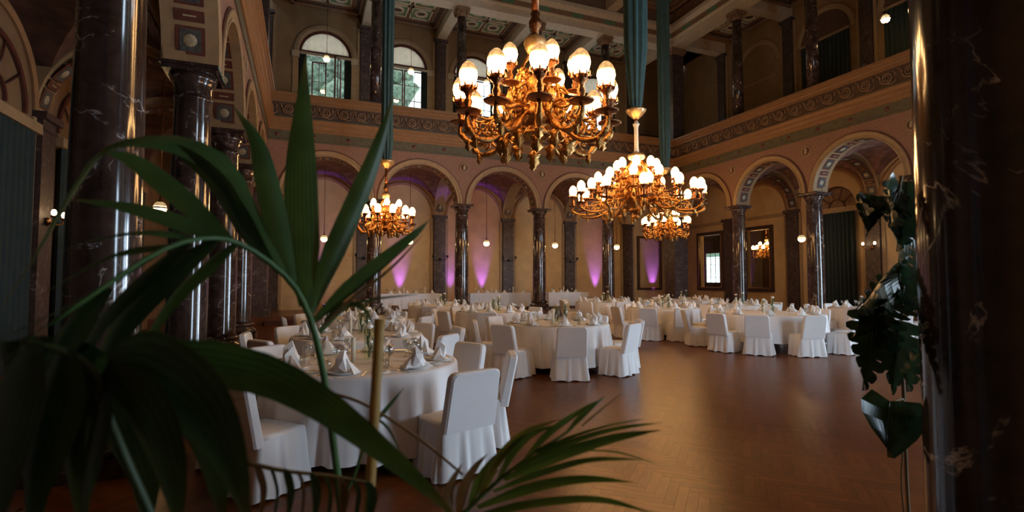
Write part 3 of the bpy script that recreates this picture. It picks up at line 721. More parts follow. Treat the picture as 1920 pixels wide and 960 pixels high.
for i in range(5):
    for j in range(6):
        x0, x1, y0, y1 = xs[i]+.3, xs[i+1]-.3, ys[j]+.3, ys[j+1]-.3
        if y1-y0 < 1.5 or j < 2: continue
        mb = MB(); mb.box(x0+.5, x1-.5, y0+.5, y1-.5, 15.70, 15.76); mb.cur = 1; t = .16
        for e, z in ((.05, 15.5), (.3, 15.6)):
            a, b, c, d = x0+e, x1-e, y0+e, y1-e
            mb.box(a, b, c, c+t, z, 15.75); mb.box(a, b, d-t, d, z, 15.75); mb.box(a, a+t, c, d, z, 15.75); mb.box(b-t, b, c, d, z, 15.75)
        mb.cur = 2; mb.lathe([(.5, 15.70), (.48, 15.6), (.3, 15.6), (.28, 15.7)], 18, c=((x0+x1)/2, (y0+y1)/2), cap=False)
        mb.build('coffer', ['ceil_green', 'ceil_brown', 'ceil_cream'], top)

# ================================================================== chandeliers
def spiral(cx, cz, r, turns, a0, y=0, n=18, sgn=1):
    return [(cx+r*(1-.8*i/(n-1))*math.cos(a0+sgn*turns*2*PI*i/(n-1)), y, cz+r*(1-.8*i/(n-1))*math.sin(a0+sgn*turns*2*PI*i/(n-1))) for i in range(n)]
def bez(p, n=14):
    out = []
    for i in range(n):
        t = i/(n-1); q = [Vector(a) for a in p]
        while len(q) > 1: q = [q[k]*(1-t)+q[k+1]*t for k in range(len(q)-1)]
        out.append(tuple(q[0]))
    return out
def globe_mesh(mat, k=1.0):
    mb = MB(); mb.lathe([(0, 0), (.05*k, .004*k), (.088*k, .06*k), (.106*k, .13*k), (.10*k, .195*k), (.074*k, .25*k), (.036*k, .288*k), (0, .30*k)], 16); return mb.mesh('globe', mat)
G_NEAR = globe_mesh('globe'); G_FAR = globe_mesh('globe_far')
def cup_mesh():
    mb = MB(); mb.lathe([(.03, -.30), (.13, -.285), (.145, -.27), (.05, -.262), (.035, -.22), (.05, -.17), (.03, -.12), (.045, -.07), (.075, -.045), (.085, -.0), (.07, .01)], 14)
    for j in range(8):
        a = 2*PI*j/8; mb.tube([(.075*math.cos(a), .075*math.sin(a), -.04), (.105*math.cos(a), .105*math.sin(a), .0), (.10*math.cos(a), .10*math.sin(a), .045)], [.012, .012, .006], 4)
    return mb.mesh('cup', 'bronze')
CUP = cup_mesh()
def arm_mesh(r1, z1, rin=.12, zin=.42, dip=.02, deco=1.0):
    """S-shaped arm in the xz plane ending in a cup at (r1, z1)"""
    mb = MB(); zc = z1-.30
    p = bez([(rin, 0, zin), (rin+.25*r1, 0, zin+.12), (.45*r1, 0, dip-.10), (.78*r1, 0, dip-.12), (r1*1.12, 0, dip+.06), (r1, 0, zc)], 20)
    mb.tube(p, [.034+.01*math.sin(i*1.3) for i in range(20)], 6)
    mb.tube(spiral(.60*r1, .20+dip, .10*deco, 1.4, -PI/2), .018, 5)
    mb.tube(spiral(.36*r1, .46+dip, .12*deco, 1.5, PI, sgn=-1), .022, 5)
    mb.tube(spiral(.80*r1, .16+dip, .075*deco, 1.2, -PI/2, sgn=-1), .015, 5)
    mb.tube(bez([(.3*r1, 0, .28+dip), (.5*r1, .05, .48+dip), (.62*r1, -.05, .20+dip), (.82*r1, 0, .28+dip)], 10), [.01+.02*math.sin(PI*i/9) for i in range(10)], 5)
    for q, s in ((.46, .09), (.9, .06)):
        st = len(mb.v); mb.lathe([(0, -s*1.5), (s*.6, -s*.7), (s*.45, 0), (s*.7, s*.6), (0, s*1.2)], 8, wob=lambda a, i: 1+.35*math.cos(4*a)); mb.xf(Matrix.Translation((q*r1, 0, dip-.01)), st)
    return mb.mesh('arm', 'gilt')
def small_chandelier(globe):
    root = thing('chandelier', '', 'chandelier')
    b = MB(); b.lathe([(0, 0), (.035, .02), (.05, .06), (.02, .09), (.06, .12), (.17, .17), (.20, .21), (.12, .25), (.10, .30), (.19, .36), (.24, .44), (.20, .52), (.10, .58), (.08, .66), (.14, .74), (.17, .82), (.11, .92), (.07, 1.0), (.06, 1.14), (.05, 1.2)], 20, wob=lambda a, i: 1+.07*math.cos(10*a)*(i % 2))
    b.build('body', 'gilt', root)
    for k in range(6):                       # upright scrollwork leaves round the body
        mb = MB(); mb.tube(bez([(.14, 0, .45), (.52, 0, .62), (.10, 0, .85), (.28, 0, 1.08), (.06, 0, 1.18)], 14), [.022]*14, 5)
        mb.tube(spiral(.30, .66, .10, 1.3, 0), .018, 5); mb.tube(spiral(.22, .93, .07, 1.3, 0, sgn=-1), .014, 5)
        o = mb.build('scroll', 'gilt', root); o.rotation_euler = (0, 0, k*PI/3+.2)
    mb = MB(); mb.lathe([(.05, 1.2), (.10, 1.22), (.125, 1.27), (.14, 1.33), (.135, 1.37), (.11, 1.40), (.05, 1.42)], 24, wob=lambda a, i: 1+.04*math.cos(16*a)); mb.build('collar', 'gilt_pale', root)
    mb = MB(); mb.lathe([(.045, 1.42), (.045, 1.5), (.075, 1.54), (.08, 1.6), (.045, 1.66), (.06, 1.7), (.035, 1.75)], 16); mb.build('knop', 'bronze', root)
    A = [arm_mesh(.90, .62), arm_mesh(.90, .62, dip=.09, deco=.8)]
    for k in range(12):
        a = inst('arm', A[k % 2], root, rz=2*PI*k/12); inst('cup', CUP, a, loc=(.90, 0, .62)); inst('globe', globe, a, loc=(.90, 0, .62))
    A2 = arm_mesh(.48, .92, zin=.62, dip=.42, deco=.7)
    for k in range(6):
        a = inst('upper_arm', A2, root, rz=2*PI*k/6+.35); inst('cup', CUP, a, loc=(.48, 0, .92), scale=.8); inst('globe', globe, a, loc=(.48, 0, .92), scale=.85)
    return root
def big_chandelier():
    root = thing('chandelier', '', 'chandelier')
    b = MB(); b.lathe([(0, 0), (.05, .03), (.07, .08), (.03, .13), (.08, .17), (.2, .22), (.23, .27), (.14, .32), (.3, .42), (.42, .55), (.40, .66), (.2, .76), (.14, .9), (.24, 1.05), (.26, 1.2), (.15, 1.34), (.1, 1.5), (.08, 1.62)], 24, wob=lambda a, i: 1+.07*math.cos(12*a)*(i % 2))
    b.build('body', 'gilt', root)
    for k in range(8):
        mb = MB(); mb.tube(bez([(.25, 0, .6), (1.1, 0, .8), (.2, 0, 1.15), (.5, 0, 1.45), (.08, 0, 1.6)], 16), [.03]*16, 5)
        mb.tube(spiral(.55, .86, .16, 1.4, 0), .026, 5); mb.tube(spiral(.36, 1.2, .11, 1.3, 0, sgn=-1), .02, 5); mb.tube(spiral(.75, .55, .15, 1.5, PI), .026, 5)
        o = mb.build('scroll', 'gilt', root); o.rotation_euler = (0, 0, k*PI/4+.1)
    mb = MB(); mb.lathe([(.08, 1.62), (.2, 1.66), (.24, 1.72), (.22, 1.78), (.12, 1.82), (.06, 1.86)], 24); mb.build('collar', 'gilt_pale', root)
    mb = MB(); mb.lathe([(.075, 1.86), (.06, 1.95), (.055, 2.5), (.07, 2.58), (.10, 2.62), (.06, 2.66), (.05, 2.70)], 16); mb.build('candle_stem', 'candle', root)
    A = arm_mesh(1.72, .66, rin=.3, zin=.58, dip=.14, deco=1.5)
    for k in range(12):
        a = inst('arm', A, root, rz=2*PI*k/12)
        for (dx, dy, dz) in ((0, 0, 0), (-.22, .15, .06)) if k % 2 == 0 else ((0, 0, .02),):
            inst('cup', CUP, a, loc=(1.72+dx, dy, .66+dz)); inst('globe', G_FAR, a, loc=(1.72+dx, dy, .66+dz))
    A2 = arm_mesh(1.05, 1.02, rin=.2, zin=.7, dip=.45)
    for k in range(10):
        a = inst('middle_arm', A2, root, rz=2*PI*(k+.4)/10); inst('cup', CUP, a, loc=(1.05, 0, 1.02)); inst('globe', G_FAR, a, loc=(1.05, 0, 1.02))
    A3 = arm_mesh(.52, 1.36, rin=.1, zin=1.05, dip=.85, deco=.7)
    for k in range(8):
        a = inst('upper_arm', A3, root, rz=2*PI*(k+.2)/8); inst('cup', CUP, a, loc=(.52, 0, 1.36)); inst('globe', G_FAR, a, loc=(.52, 0, 1.36))
    return root
def rod_to(root, z0, z1, r=.045):
    mb = MB(); mb.lathe([(r, z0), (r, z1)], 12); return mb.build('rod', 'rod', root)
CEIL = 15.75
near = small_chandelier(G_NEAR); near.location = (2.59, 5.69, 3.22); near.rotation_euler = (0, 0, YAW*-1+PI/12*0-PI/2)
near['label'] = 'gilt chandelier with egg glass globes in full view above the palm'
far = small_chandelier(G_FAR)
def place_far(o, x, y, z, lab, rz=0):
    o.location = (x, y, z); o.rotation_euler = (0, 0, rz); o['label'] = lab
far2 = copy_tree(far); far_side = copy_tree(far)
place_far(far, 2.57, 17.87, 3.22, 'gilt chandelier lit before the far arcade near the corner by the palm', .1)
place_far(far2, 14.15, 17.87, 3.42, 'gilt chandelier lit below the huge one near the far dance floor corner', .3)
place_far(far_side, 24.6, 22.2, 2.95, 'lit chandelier in the side room seen through a dark frame', .5); far_side.scale = (.8, .8, .8)
mid = big_chandelier(); mid.location = (8.38, 11.78, 3.30); mid['label'] = 'huge tiered gilt chandelier over the middle of the hall'
for o, z, q in ((near, 3.22, 5.9), (far, 3.22, 5.62), (far2, 3.42, 6.30)): rod_to(o, 1.7, q-.16-z)
rod_to(far_side, 1.7, 3.32)
rod_to(mid, 2.7, 6.22-.16-3.30, .05)
def drape(x, y, z, lab, r=.25):
    t = thing('chain_drape', lab, 'drape', (x, y, z))
    mb = MB(); h = CEIL-z; N = 72; prof = [(.10, .10), (.15, .25), (.19, .8), (r*.82, 1.8), (r*.92, h*.5), (r, h-.3), (r, h)]
    ph = x*3
    def wob(a, i): return 1+.16*math.cos(9*a+ph+.3*math.sin(i))+.06*math.cos(4*a+i)
    mb.lathe(prof, N, wob=wob, cap=False); mb.build('cloth_tube', 'teal', t, fix=False)
    mb = MB(); mb.lathe([(.05, -.16), (.10, -.12), (.20, -.03), (.27, .06), (.28, .10), (.2, .12), (.06, .10)], 20, wob=lambda a, i: 1+.05*math.cos(8*a)); mb.build('gilt_dish', 'gilt_pale', t)
    mb = MB(); mb.lathe([(.03, .1), (.03, h)], 8); mb.build('chain_rod', 'rod', t)
drape(2.57, 17.87, 5.62, 'teal cloth tube round the chain of the chandelier before the far arcade', .21)
drape(14.15, 17.87, 6.30, 'long teal cloth tube hanging by the far dance floor corner')
drape(8.38, 11.78, 6.22, 'wide teal cloth tube above the huge middle chandelier', .33)
drape(2.59, 5.69, 5.9, 'teal cloth tube round the chain of the chandelier above the palm')

# ================================================================== pendant globes, sconces, uplights
pg = MB(); pg.lathe([(0, -.16), (.05, -.155), (.12, -.10), (.15, 0), (.13, .08), (.08, .14), (0, .15)], 18); PG = pg.mesh('globe', 'pendant_globe')
pb = MB(); pb.lathe([(.152, -.02), (.165, -.015), (.165, .015), (.152, .02)], 20, cap=False); pb.lathe([(0, -.20), (.03, -.19), (.045, -.155), (.02, -.15)], 10); pb.lathe([(.09, .12), (.05, .17), (.02, .22), (.02, .30)], 12); PBM = pb.mesh('band', 'bronze')
def pendant(x, y, z, top, lab):
    t = thing('pendant_lamp', lab, 'lamp', (x, y, z), 0, 'globe pendant lamps'); inst('globe', PG, t); inst('band', PBM, t)
    mb = MB(); mb.tube([(0, 0, .28), (0, 0, top-z)], .012, 6); mb.build('rod', 'rod', t)
for i, x in enumerate(bayc_b): pendant(x, 24.3, 3.52, 6.75, 'globe pendant lamp in the far aisle, %s arch from the palm side' % ORD[i])
pendant(-3.3, 15.1, 3.45, 6.74, 'globe pendant lamp in the aisle behind the palm')
pendant(19.9, 16.12, 3.48, 6.74, 'globe pendant lamp beside the green door curtain')
for i, x in enumerate(bayc_b): pendant(x-.02, 24.3, 11.58, 14.86, 'globe pendant lamp before the gallery window, %s from the palm side' % ORD[i])
pendant(19.9, 12.38, 11.37, 14.86, 'globe pendant lamp of the gallery before the green curtains')
sb = MB(); sb.lathe([(0, -.05), (.04, -.03), (.05, .02), (.03, .07), (0, .08)], 12); SB = sb.mesh('bulb', 'sconce_bulb')
def sconce(F, off, s, z, lab):
    t = thing('wall_sconce', lab, 'sconce', F.p(s, off, z), F.rz, 'two-armed wall sconces')
    mb = MB(); mb.lathe([(0, .05), (.05, .04), (.09, 0)], 12); mb.xf(Matrix.Translation((0, -.02, 0)) @ Matrix.Rotation(PI/2, 4, 'X')); mb.build('wall_plate', 'bronze', t)
    for q in (-1, 1):
        mb = MB(); mb.tube(bez([(0, -.05, 0), (q*.12, -.16, -.12), (q*.26, -.2, -.02), (q*.24, -.2, .08)], 10), .015, 5); mb.lathe([(.02, .05), (.06, .08), (.05, .10)], 10, c=(q*.24, -.2)); a = mb.build('arm', 'bronze', t)
        inst('bulb', SB, a, loc=(q*.24, -.2, .15))
sconce(FR['right'], dr-.16, 14.16, 3.0, 'two-armed sconce on the pilaster beside the green door curtain')
sconce(FR['left'], dl-.16, 13.27, 2.85, 'two-armed sconce on the pilaster behind the palm')
# unlit bracket arms on the far pilasters
for i, s in enumerate(BX):
    F = FR['back']; t = thing('wall_bracket', 'unlit dark lamp bracket on a far pilaster, %s from the palm side' % ORD[i], 'sconce', F.p(s, db-.16, 2.75), 0, 'unlit brackets on the far pilasters')
    mb = MB(); mb.lathe([(0, .04), (.05, .03), (.08, 0)], 10); mb.xf(Matrix.Translation((0, -.01, 0)) @ Matrix.Rotation(PI/2, 4, 'X')); mb.build('wall_plate', 'black_metal', t)
    for q in (-1, 1):
        mb = MB(); mb.tube(bez([(0, -.04, 0), (q*.16, -.1, -.12), (q*.36, -.14, -.02), (q*.36, -.14, .1)], 10), .014, 5); mb.lathe([(.02, .08), (.06, .12), (.07, .2), (.0, .22)], 10, c=(q*.36, -.14)); mb.build('arm', 'black_metal', t)
def uplight(x, y, lab, power=230, z=.30):
    t = thing('uplight', lab, 'uplight', (x, y, z), 0, 'purple uplights along the far wall')
    mb = MB(); mb.lathe([(.10, 0), (.11, .02), (.09, .05), (.09, .22), (.10, .25), (.085, .255)], 16); mb.build('housing', 'black_metal', t)
    mb = MB(); mb.lathe([(.0, .258), (.083, .257)], 16, cap=False); mb.build('lens', 'uplight_lens', t, fix=False)
    l = bpy.data.lights.new('uplight_beam', 'SPOT'); l.energy = power; l.color = (.28, .10, 1); l.spot_size = R(34); l.spot_blend = .9; l.shadow_soft_size = .06
    o = bpy.data.objects.new('uplight_beam', l); C.objects.link(o); o.parent = t; o.location = (0, 0, .29); o.rotation_euler = (PI-R(8), 0, 0)
for x, lab, p in ((.98, 'behind the palm fronds', 180), (4.50, 'on the wall behind the candle buffet', 230), (8.82, 'on the wall behind the white buffet', 230), (15.75, 'beside the far corner pilaster', 230), (19.75, 'before the tall framed panel', 230)):
    uplight(x, YB-.34, 'purple uplight glowing '+lab, p*4.4)
uplight(7.1, YB-.34, 'purple uplight glowing behind a far column', 750)

# ================================================================== framed openings, panel, door curtain, side room
def frame(F, off, s0, s1, z0, z1, nm, lab, cat, edge=.18, bead='gold_edge'):
    t = thing(nm, lab, cat, F.p((s0+s1)/2, off, z0))
    inv = Matrix.Translation(Vector(F.p((s0+s1)/2, off, z0))).inverted()
    for q, (a, b, c, d) in (('rail', (s0, s1, z0, z0+edge)), ('rail', (s0, s1, z1-edge, z1)), ('stile', (s0, s0+edge, z0+edge, z1-edge)), ('stile', (s1-edge, s1, z0+edge, z1-edge))):
        mb = MB(); mb.box(a, b, off-.10, off+.02, c, d); mb.cur = 1
        if q == 'rail':
            zz = d if c == z0 else c; mb.box(s0+edge, s1-edge, off-.115, off-.06, min(zz, zz+(.03 if c != z0 else -.03)), max(zz, zz+(.03 if c != z0 else -.03)))
        else:
            ss = b if a == s0 else a; mb.box(min(ss, ss+(-.03 if a == s0 else .03)), max(ss, ss+(-.03 if a == s0 else .03)), off-.115, off-.06, z0+edge, z1-edge)
        fmap(mb, F); mb.xf(inv); mb.build(q, ['mirror_frame', bead], t)
    return t, inv
F = FR['right']
t, inv = frame(F, dr, 22.3, 24.4, 1.10, 4.44, 'framed_opening', 'tall dark framed opening on the right aisle wall showing a bright paned window', 'frame', .2)
mb = MB(); mb.box(22.5, 24.2, dr+.05, dr+.06, 1.3, 4.24); fmap(mb, F); mb.xf(inv); mb.build('pane', 'pane', t)
t, inv = frame(F, dr, 19.05, 20.95, 1.10, 4.44, 'framed_opening', 'tall dark framed opening on the right aisle wall showing a lit chandelier', 'frame', .2)
mb = MB(); mb.box(19.24, 20.76, dr+.05, dr+.06, 1.3, 4.24); fmap(mb, F); mb.xf(inv); mb.build('pane', 'pane', t)
F = FR['back']
t, inv = frame(F, db, 18.65, 20.4, 1.10, 4.35, 'wall_frame', 'gilt and dark wood tall frame round a plain ochre panel on the far wall', 'frame', .16)
mb = MB(); mb.box(18.81, 20.24, db-.02, db-.005, 1.26, 4.19); fmap(mb, F); mb.xf(inv); mb.build('panel', 'ochre', t)
# side room behind the openings
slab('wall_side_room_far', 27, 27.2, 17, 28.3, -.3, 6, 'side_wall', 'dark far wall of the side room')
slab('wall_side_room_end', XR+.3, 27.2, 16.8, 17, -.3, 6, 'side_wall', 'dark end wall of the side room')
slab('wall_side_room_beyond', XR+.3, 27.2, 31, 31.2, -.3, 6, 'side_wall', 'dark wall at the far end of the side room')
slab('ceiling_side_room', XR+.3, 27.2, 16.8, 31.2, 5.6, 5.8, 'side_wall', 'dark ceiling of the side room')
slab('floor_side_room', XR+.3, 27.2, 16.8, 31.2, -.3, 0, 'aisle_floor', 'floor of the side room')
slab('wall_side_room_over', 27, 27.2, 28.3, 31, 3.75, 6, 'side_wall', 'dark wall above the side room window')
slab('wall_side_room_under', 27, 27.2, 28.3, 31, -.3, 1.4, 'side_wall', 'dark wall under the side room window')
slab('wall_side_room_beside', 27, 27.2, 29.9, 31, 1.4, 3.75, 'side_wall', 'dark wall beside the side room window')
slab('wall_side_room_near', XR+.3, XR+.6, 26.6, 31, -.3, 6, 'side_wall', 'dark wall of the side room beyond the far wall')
class WX(WF):
    def __init__(s): s.side = 'x'; s.rz = -PI/2
    def p(s, a, n, z): return (27.1+n, a, z)
mb = MB(); mb.box(28.3, 28.38, -.05, .05, 1.4, 3.75); mb.box(29.82, 29.9, -.05, .05, 1.4, 3.75); mb.box(28.3, 29.9, -.05, .05, 3.67, 3.75); mb.box(28.3, 29.9, -.05, .05, 1.4, 1.48); fmap(mb, WX())
w_ = mb.build('window_6', 'frame_wood', kind='structure', label='bright paned window of the side room seen through the dark frame'); grid_window(w_, WX(), 28.38, 29.82, 1.48, 3.67, 0, 3, 5)
# green door curtain with its fan light
F = FR['right']; cl = bayc_r[1]-.2
t = thing('door_curtain', 'dark green pleated curtain hanging in the doorway under the fan window', 'curtain', F.p(cl, dr-.15, .02))
pm = pleated(F, cl-1.0, cl+1.0, dr-.16, .02, 4.6, .06, 11); pm.xf(Matrix.Translation(-Vector(F.p(cl, dr-.15, .02)))); pm.build('cloth', 'curtain', t, fix=False)
mb = MB(); mb.box(cl-1.15, cl+1.15, dr-.24, dr-.02, 4.60, 4.80); fmap(mb, F); mb.xf(Matrix.Translation(-Vector(F.p(cl, dr-.15, .02)))); mb.build('pelmet', 'cream', t)
c, hw, zb, zs, _ = LUN
mb = MB(); sweep_arch(mb, c, zs, [(hw, dr+.1), (hw-.08, dr+.1), (hw-.08, dr+.16), (hw, dr+.16)], closed=True); sweep_arch(mb, c, zs, [(.38, dr+.1), (.34, dr+.1), (.34, dr+.15), (.38, dr+.15)], closed=True)
for a in (36, 72, 108, 144):
    t_ = R(a); mb.tube([(c+.35*math.cos(t_), dr+.12, zs+.35*math.sin(t_)), (c+(hw-.05)*math.cos(t_), dr+.12, zs+(hw-.05)*math.sin(t_))], .02, 4)
fmap(mb, F); w_ = mb.build('window_7', 'frame_wood', kind='structure', label='half round fan window above the green door curtain')
mb = MB(); mb.v = [(c+hw*math.cos(PI*k/16), dr+.2, zs+hw*math.sin(PI*k/16)) for k in range(17)]; mb.f = [tuple(range(17))]; mb.mi = [0]; mb.sm = [False]; fmap(mb, F); mb.build('glazing', 'ceil_brown', w_, fix=False)
# left aisle: curtains and fan windows
F = FR['left']
for i, s in enumerate(bayc_l[:4]):
    t = thing('aisle_curtain', 'dark green pleated curtain on the wall behind the palm, %s bay from the far end' % ORD[i], 'curtain', F.p(s, dl-.14, .02), 0, 'curtains of the left aisle')
    pm = pleated(F, s-1.25, s+1.25, dl-.14, .02, 4.5, .06, 12); pm.xf(Matrix.Translation(-Vector(F.p(s, dl-.14, .02)))); pm.build('cloth', 'curtain', t, fix=False)
    mb = MB(); mb.box(s-1.4, s+1.4, dl-.22, dl-.0, 4.5, 4.7); fmap(mb, F); mb.xf(Matrix.Translation(-Vector(F.p(s, dl-.14, .02)))); mb.build('pelmet', 'cream', t)
    mb = MB(); sweep_arch(mb, s, 4.85, [(1.2, dl-.06), (1.1, dl-.06), (1.1, dl-.01), (1.2, dl-.01)], closed=True); sweep_arch(mb, s, 4.85, [(.45, dl-.06), (.4, dl-.06), (.4, dl-.01), (.45, dl-.01)], closed=True)
    for a in (36, 72, 108, 144):
        t_ = R(a); mb.tube([(s+.42*math.cos(t_), dl-.04, 4.85+.42*math.sin(t_)), (s+1.15*math.cos(t_), dl-.04, 4.85+1.15*math.sin(t_))], .022, 4)
    fmap(mb, F); mb.build('fan_tracery', 'frame_wood', wall_left)
# tall windows at the near end of the right aisle and in the front wall
for i, (F, x, dr_) in enumerate(((FR['right'], .95, dr), (FR['right'], 4.78, dr), (FR['front'], 8.39, df))):
    mb = MB(); mb.box(x-1.15, x-1.07, dr_+.02, dr_+.1, .6, 4.6); mb.box(x+1.07, x+1.15, dr_+.02, dr_+.1, .6, 4.6); mb.box(x-1.15, x+1.15, dr_+.02, dr_+.1, 4.52, 4.6); mb.box(x-1.15, x+1.15, dr_+.02, dr_+.1, .6, .68); fmap(mb, F)
    w_ = mb.build('window_%d' % (8+i), 'frame_wood', kind='structure', label=('tall daylight window near the front corner of the right aisle', 'tall daylight window by the second bay of the right aisle', 'tall daylight window in the front wall')[i]); grid_window(w_, F, x-1.07, x+1.07, .68, 4.52, dr_+.14, 3, 5)

# ================================================================== tables, chairs, place settings
TZ = .84
def chair_meshes():
    bk = MB(); out = []
    w0, w1, z0, z1, rr = .262, .25, .40, .90, .06
    out = [(-w0, z0), (w0, z0), (w1, z1-rr)]+[(w1-rr+rr*math.cos(a), z1-rr+rr*math.sin(a)) for a in (R(30), R(60), R(90))]+[(-w1+rr-rr*math.sin(a), z1-rr+rr*math.cos(a)) for a in (0, R(30), R(60))]+[(-w1, z1-rr)]
    n = len(out); ly = lambda z: -.235-.10*(z-.4)/.5
    rows = []
    for dy, k in ((.045, .94), (.03, 1), (-.03, 1), (-.045, .94)): rows.append([(x*k, ly(z)+dy, .65+(z-.65)*(k if z > .6 else 1)) for x, z in out])
    vs = sum(rows, []); fs = [tuple(range(n)), tuple(3*n+i for i in range(n))]
    for r_ in range(3): fs += [(r_*n+i, r_*n+(i+1) % n, (r_+1)*n+(i+1) % n, (r_+1)*n+i) for i in range(n)]
    bk.add(vs, fs)
    st = MB(); a = .222; prof = [(0, .475), (a*.8, .475), (a*.97, .465), (a, .44), (a, .40)]
    def sq(t): return 1/max(abs(math.cos(t)), abs(math.sin(t)))**.86
    st.lathe([(r_, z) for r_, z in prof], 32, wob=lambda t, i: sq(t), cap=False); st.v = [(x*1.17, y*.95, z) for x, y, z in st.v]
    sk = MB(); N = 96; zs = [.445, .40, .28, .14, .008]; vs = []
    for i in range(N):
        t = 2*PI*i/N; q = sq(t)
        for k, z in enumerate(zs):
            u = (.445-z)/.44; wv = 1+u*(.20+.055*math.cos(15*t+.8)+.03*math.cos(23*t+2)+.02*math.cos(7*t))
            fr = max(0, math.sin(t)); wv -= u*.13*fr; vs.append(((a+.004)*1.17*q*wv*math.cos(t), (a+.012)*q*wv*math.sin(t)*(1 if math.sin(t) < 0 else .93)-.012, z+(.010*math.cos(9*t) if k == 4 else 0)+(.008 if k == 4 else 0)))
    K = len(zs); sk.add(vs, [(i*K+k, ((i+1) % N)*K+k, ((i+1) % N)*K+k+1, i*K+k+1) for i in range(N) for k in range(K-1)], True)
    return [bk.mesh('backrest', 'cloth'), st.mesh('seat', 'cloth'), sk.mesh('skirt', 'cloth', fix=False)]
CHM = chair_meshes()
def chair(x, y, rz, lab, grp):
    t = thing('covered_chair', lab, 'chair', (x, y, 0), rz, grp)
    for n, me in zip(('backrest', 'seat', 'skirt'), CHM): inst(n, me, t)
    return t
def cloth_mesh(Rr, drop=.12, seed=1):
    mb = MB(); N = 144; rnd = random.Random(seed); ph = [rnd.uniform(0, 6) for _ in range(4)]
    rings = [(.0, TZ), (Rr*.5, TZ), (Rr-.02, TZ), (Rr, TZ-.006), (Rr+.012, TZ-.03)]; vs = []
    zs = [TZ-.12, TZ-.3, TZ-.5, drop]
    for i in range(N):
        t = 2*PI*i/N
        for r_, z in rings: vs.append((r_*math.cos(t), r_*math.sin(t), z))
        for z in zs:
            u = (TZ-z)/(TZ-drop); r_ = Rr+.015+u*(.045+.035*math.cos(21*t+ph[0])+.025*math.cos(33*t+ph[1])+.015*math.cos(13*t+ph[2])); vs.append((r_*math.cos(t), r_*math.sin(t), z))
    K = len(rings)+len(zs)
    fs = [(i*K+k, ((i+1) % N)*K+k, ((i+1) % N)*K+k+1, i*K+k+1) for i in range(N) for k in range(K-1)]
    mb.add(vs, fs, True); return mb.mesh('tablecloth', 'cloth', fix=False)
def napkin_mesh():
    mb = MB(); h = .17    # folded napkin standing as a pointed tent with two flared wings
    vs = [(0, 0, h), (-.055, -.05, 0), (.055, -.05, 0), (.05, .05, 0), (-.05, .05, 0), (0, -.075, .05), (-.03, -.065, .11), (.03, -.065, .11)]
    mb.add(vs, [(0, 6, 7), (6, 1, 5), (6, 5, 7), (5, 2, 7), (1, 2, 5), (0, 7, 3), (7, 2, 3), (0, 3, 4), (0, 4, 6), (4, 1, 6), (1, 4, 3, 2)])
    for q in (-1, 1):
        mb.add([(q*.03, -.02, .11), (q*.125, -.075, .004), (q*.115, .035, .004), (q*.03, .04, .02), (q*.075, -.03, .045), (q*.03, -.06, .004)], [(0, 4, 1, 5), (0, 3, 2, 4), (4, 2, 1), (5, 1, 2, 3), (0, 5, 3)])
    return mb.mesh('napkin', 'napkin')
NAP = napkin_mesh()
pm = MB(); pm.lathe([(0, .004), (.085, .004), (.095, .012), (.14, .022), (.142, .018), (.09, .0), (0, 0)], 24); PLATE = pm.mesh('plate', 'porcelain')
pm = MB(); pm.lathe([(0, .0), (.034, .001), (.034, .003), (.006, .008), (.004, .09), (.018, .105), (.036, .14), (.038, .17), (.031, .205), (.0295, .205), (.035, .17), (.033, .142), (.0, .108)], 14); WINE = pm.mesh('wine_glass', 'glass', fix=False)
pm = MB(); pm.lathe([(0, 0), (.027, .001), (.032, .10), (.0305, .10), (.026, .006), (0, .005)], 14); TUMB = pm.mesh('tumbler', 'glass', fix=False)
def cut_mesh(kind):
    mb = MB()
    if kind == 'fork':
        mb.box(-.005, .005, -.10, .03, 0, .003); mb.box(-.012, .012, .03, .045, .002, .005)
        for q in (-1, -.33, .33, 1): mb.box(q*.010-.002, q*.010+.002, .045, .09, .003, .005)
    else:
        mb.box(-.007, .007, -.11, -.01, 0, .006); mb.add([(-.006, -.01, .001), (.008, -.01, .001), (.010, .06, .001), (-.006, .11, .001), (-.006, -.01, .004), (.008, -.01, .003), (.010, .06, .003), (-.006, .11, .004)], [(0, 1, 2, 3), (4, 7, 6, 5), (0, 4, 5, 1), (1, 5, 6, 2), (2, 6, 7, 3), (3, 7, 4, 0)])
    return mb.mesh(kind, 'steel')
FORK, KNIFE = cut_mesh('fork'), cut_mesh('knife')
# tall glass cylinder vase with a submerged stem and a floating candle
def vase_parts():
    g = MB(); g.lathe([(.05, 0), (.05, .38), (.047, .38), (.047, .012), (0, .012)], 16)
    s = MB(); s.tube([(0, 0, .02), (.012, .0, .1), (-.01, .01, .2), (.01, 0, .3)], .010, 5)
    for z, a in ((.08, 0), (.14, 2), (.2, 4), (.26, 1)):
        s.tube([(0, 0, z), (.022*math.cos(a), .022*math.sin(a), z+.05), (.03*math.cos(a), .03*math.sin(a), z+.09)], [.008, .014, .004], 4)
    c = MB(); c.lathe([(0, .365), (.025, .365), (.038, .385), (.036, .41), (.0, .42)], 12, wob=lambda a, i: 1+.12*math.cos(5*a))
    return [('cylinder', g.mesh('cylinder', 'glass_green', fix=False)), ('stems', s.mesh('stems', 'stem_dark')), ('blossom', c.mesh('blossom', 'petal'))]
VP = vase_parts()
pm = MB(); pm.lathe([(0, 0), (.022, 0), (.022, .24), (.016, .245), (0, .24)], 12); pm.tube([(0, 0, .24), (.001, 0, .26)], .002, 4); CANDLE = pm.mesh('candle', 'candle')
TOPM = {}
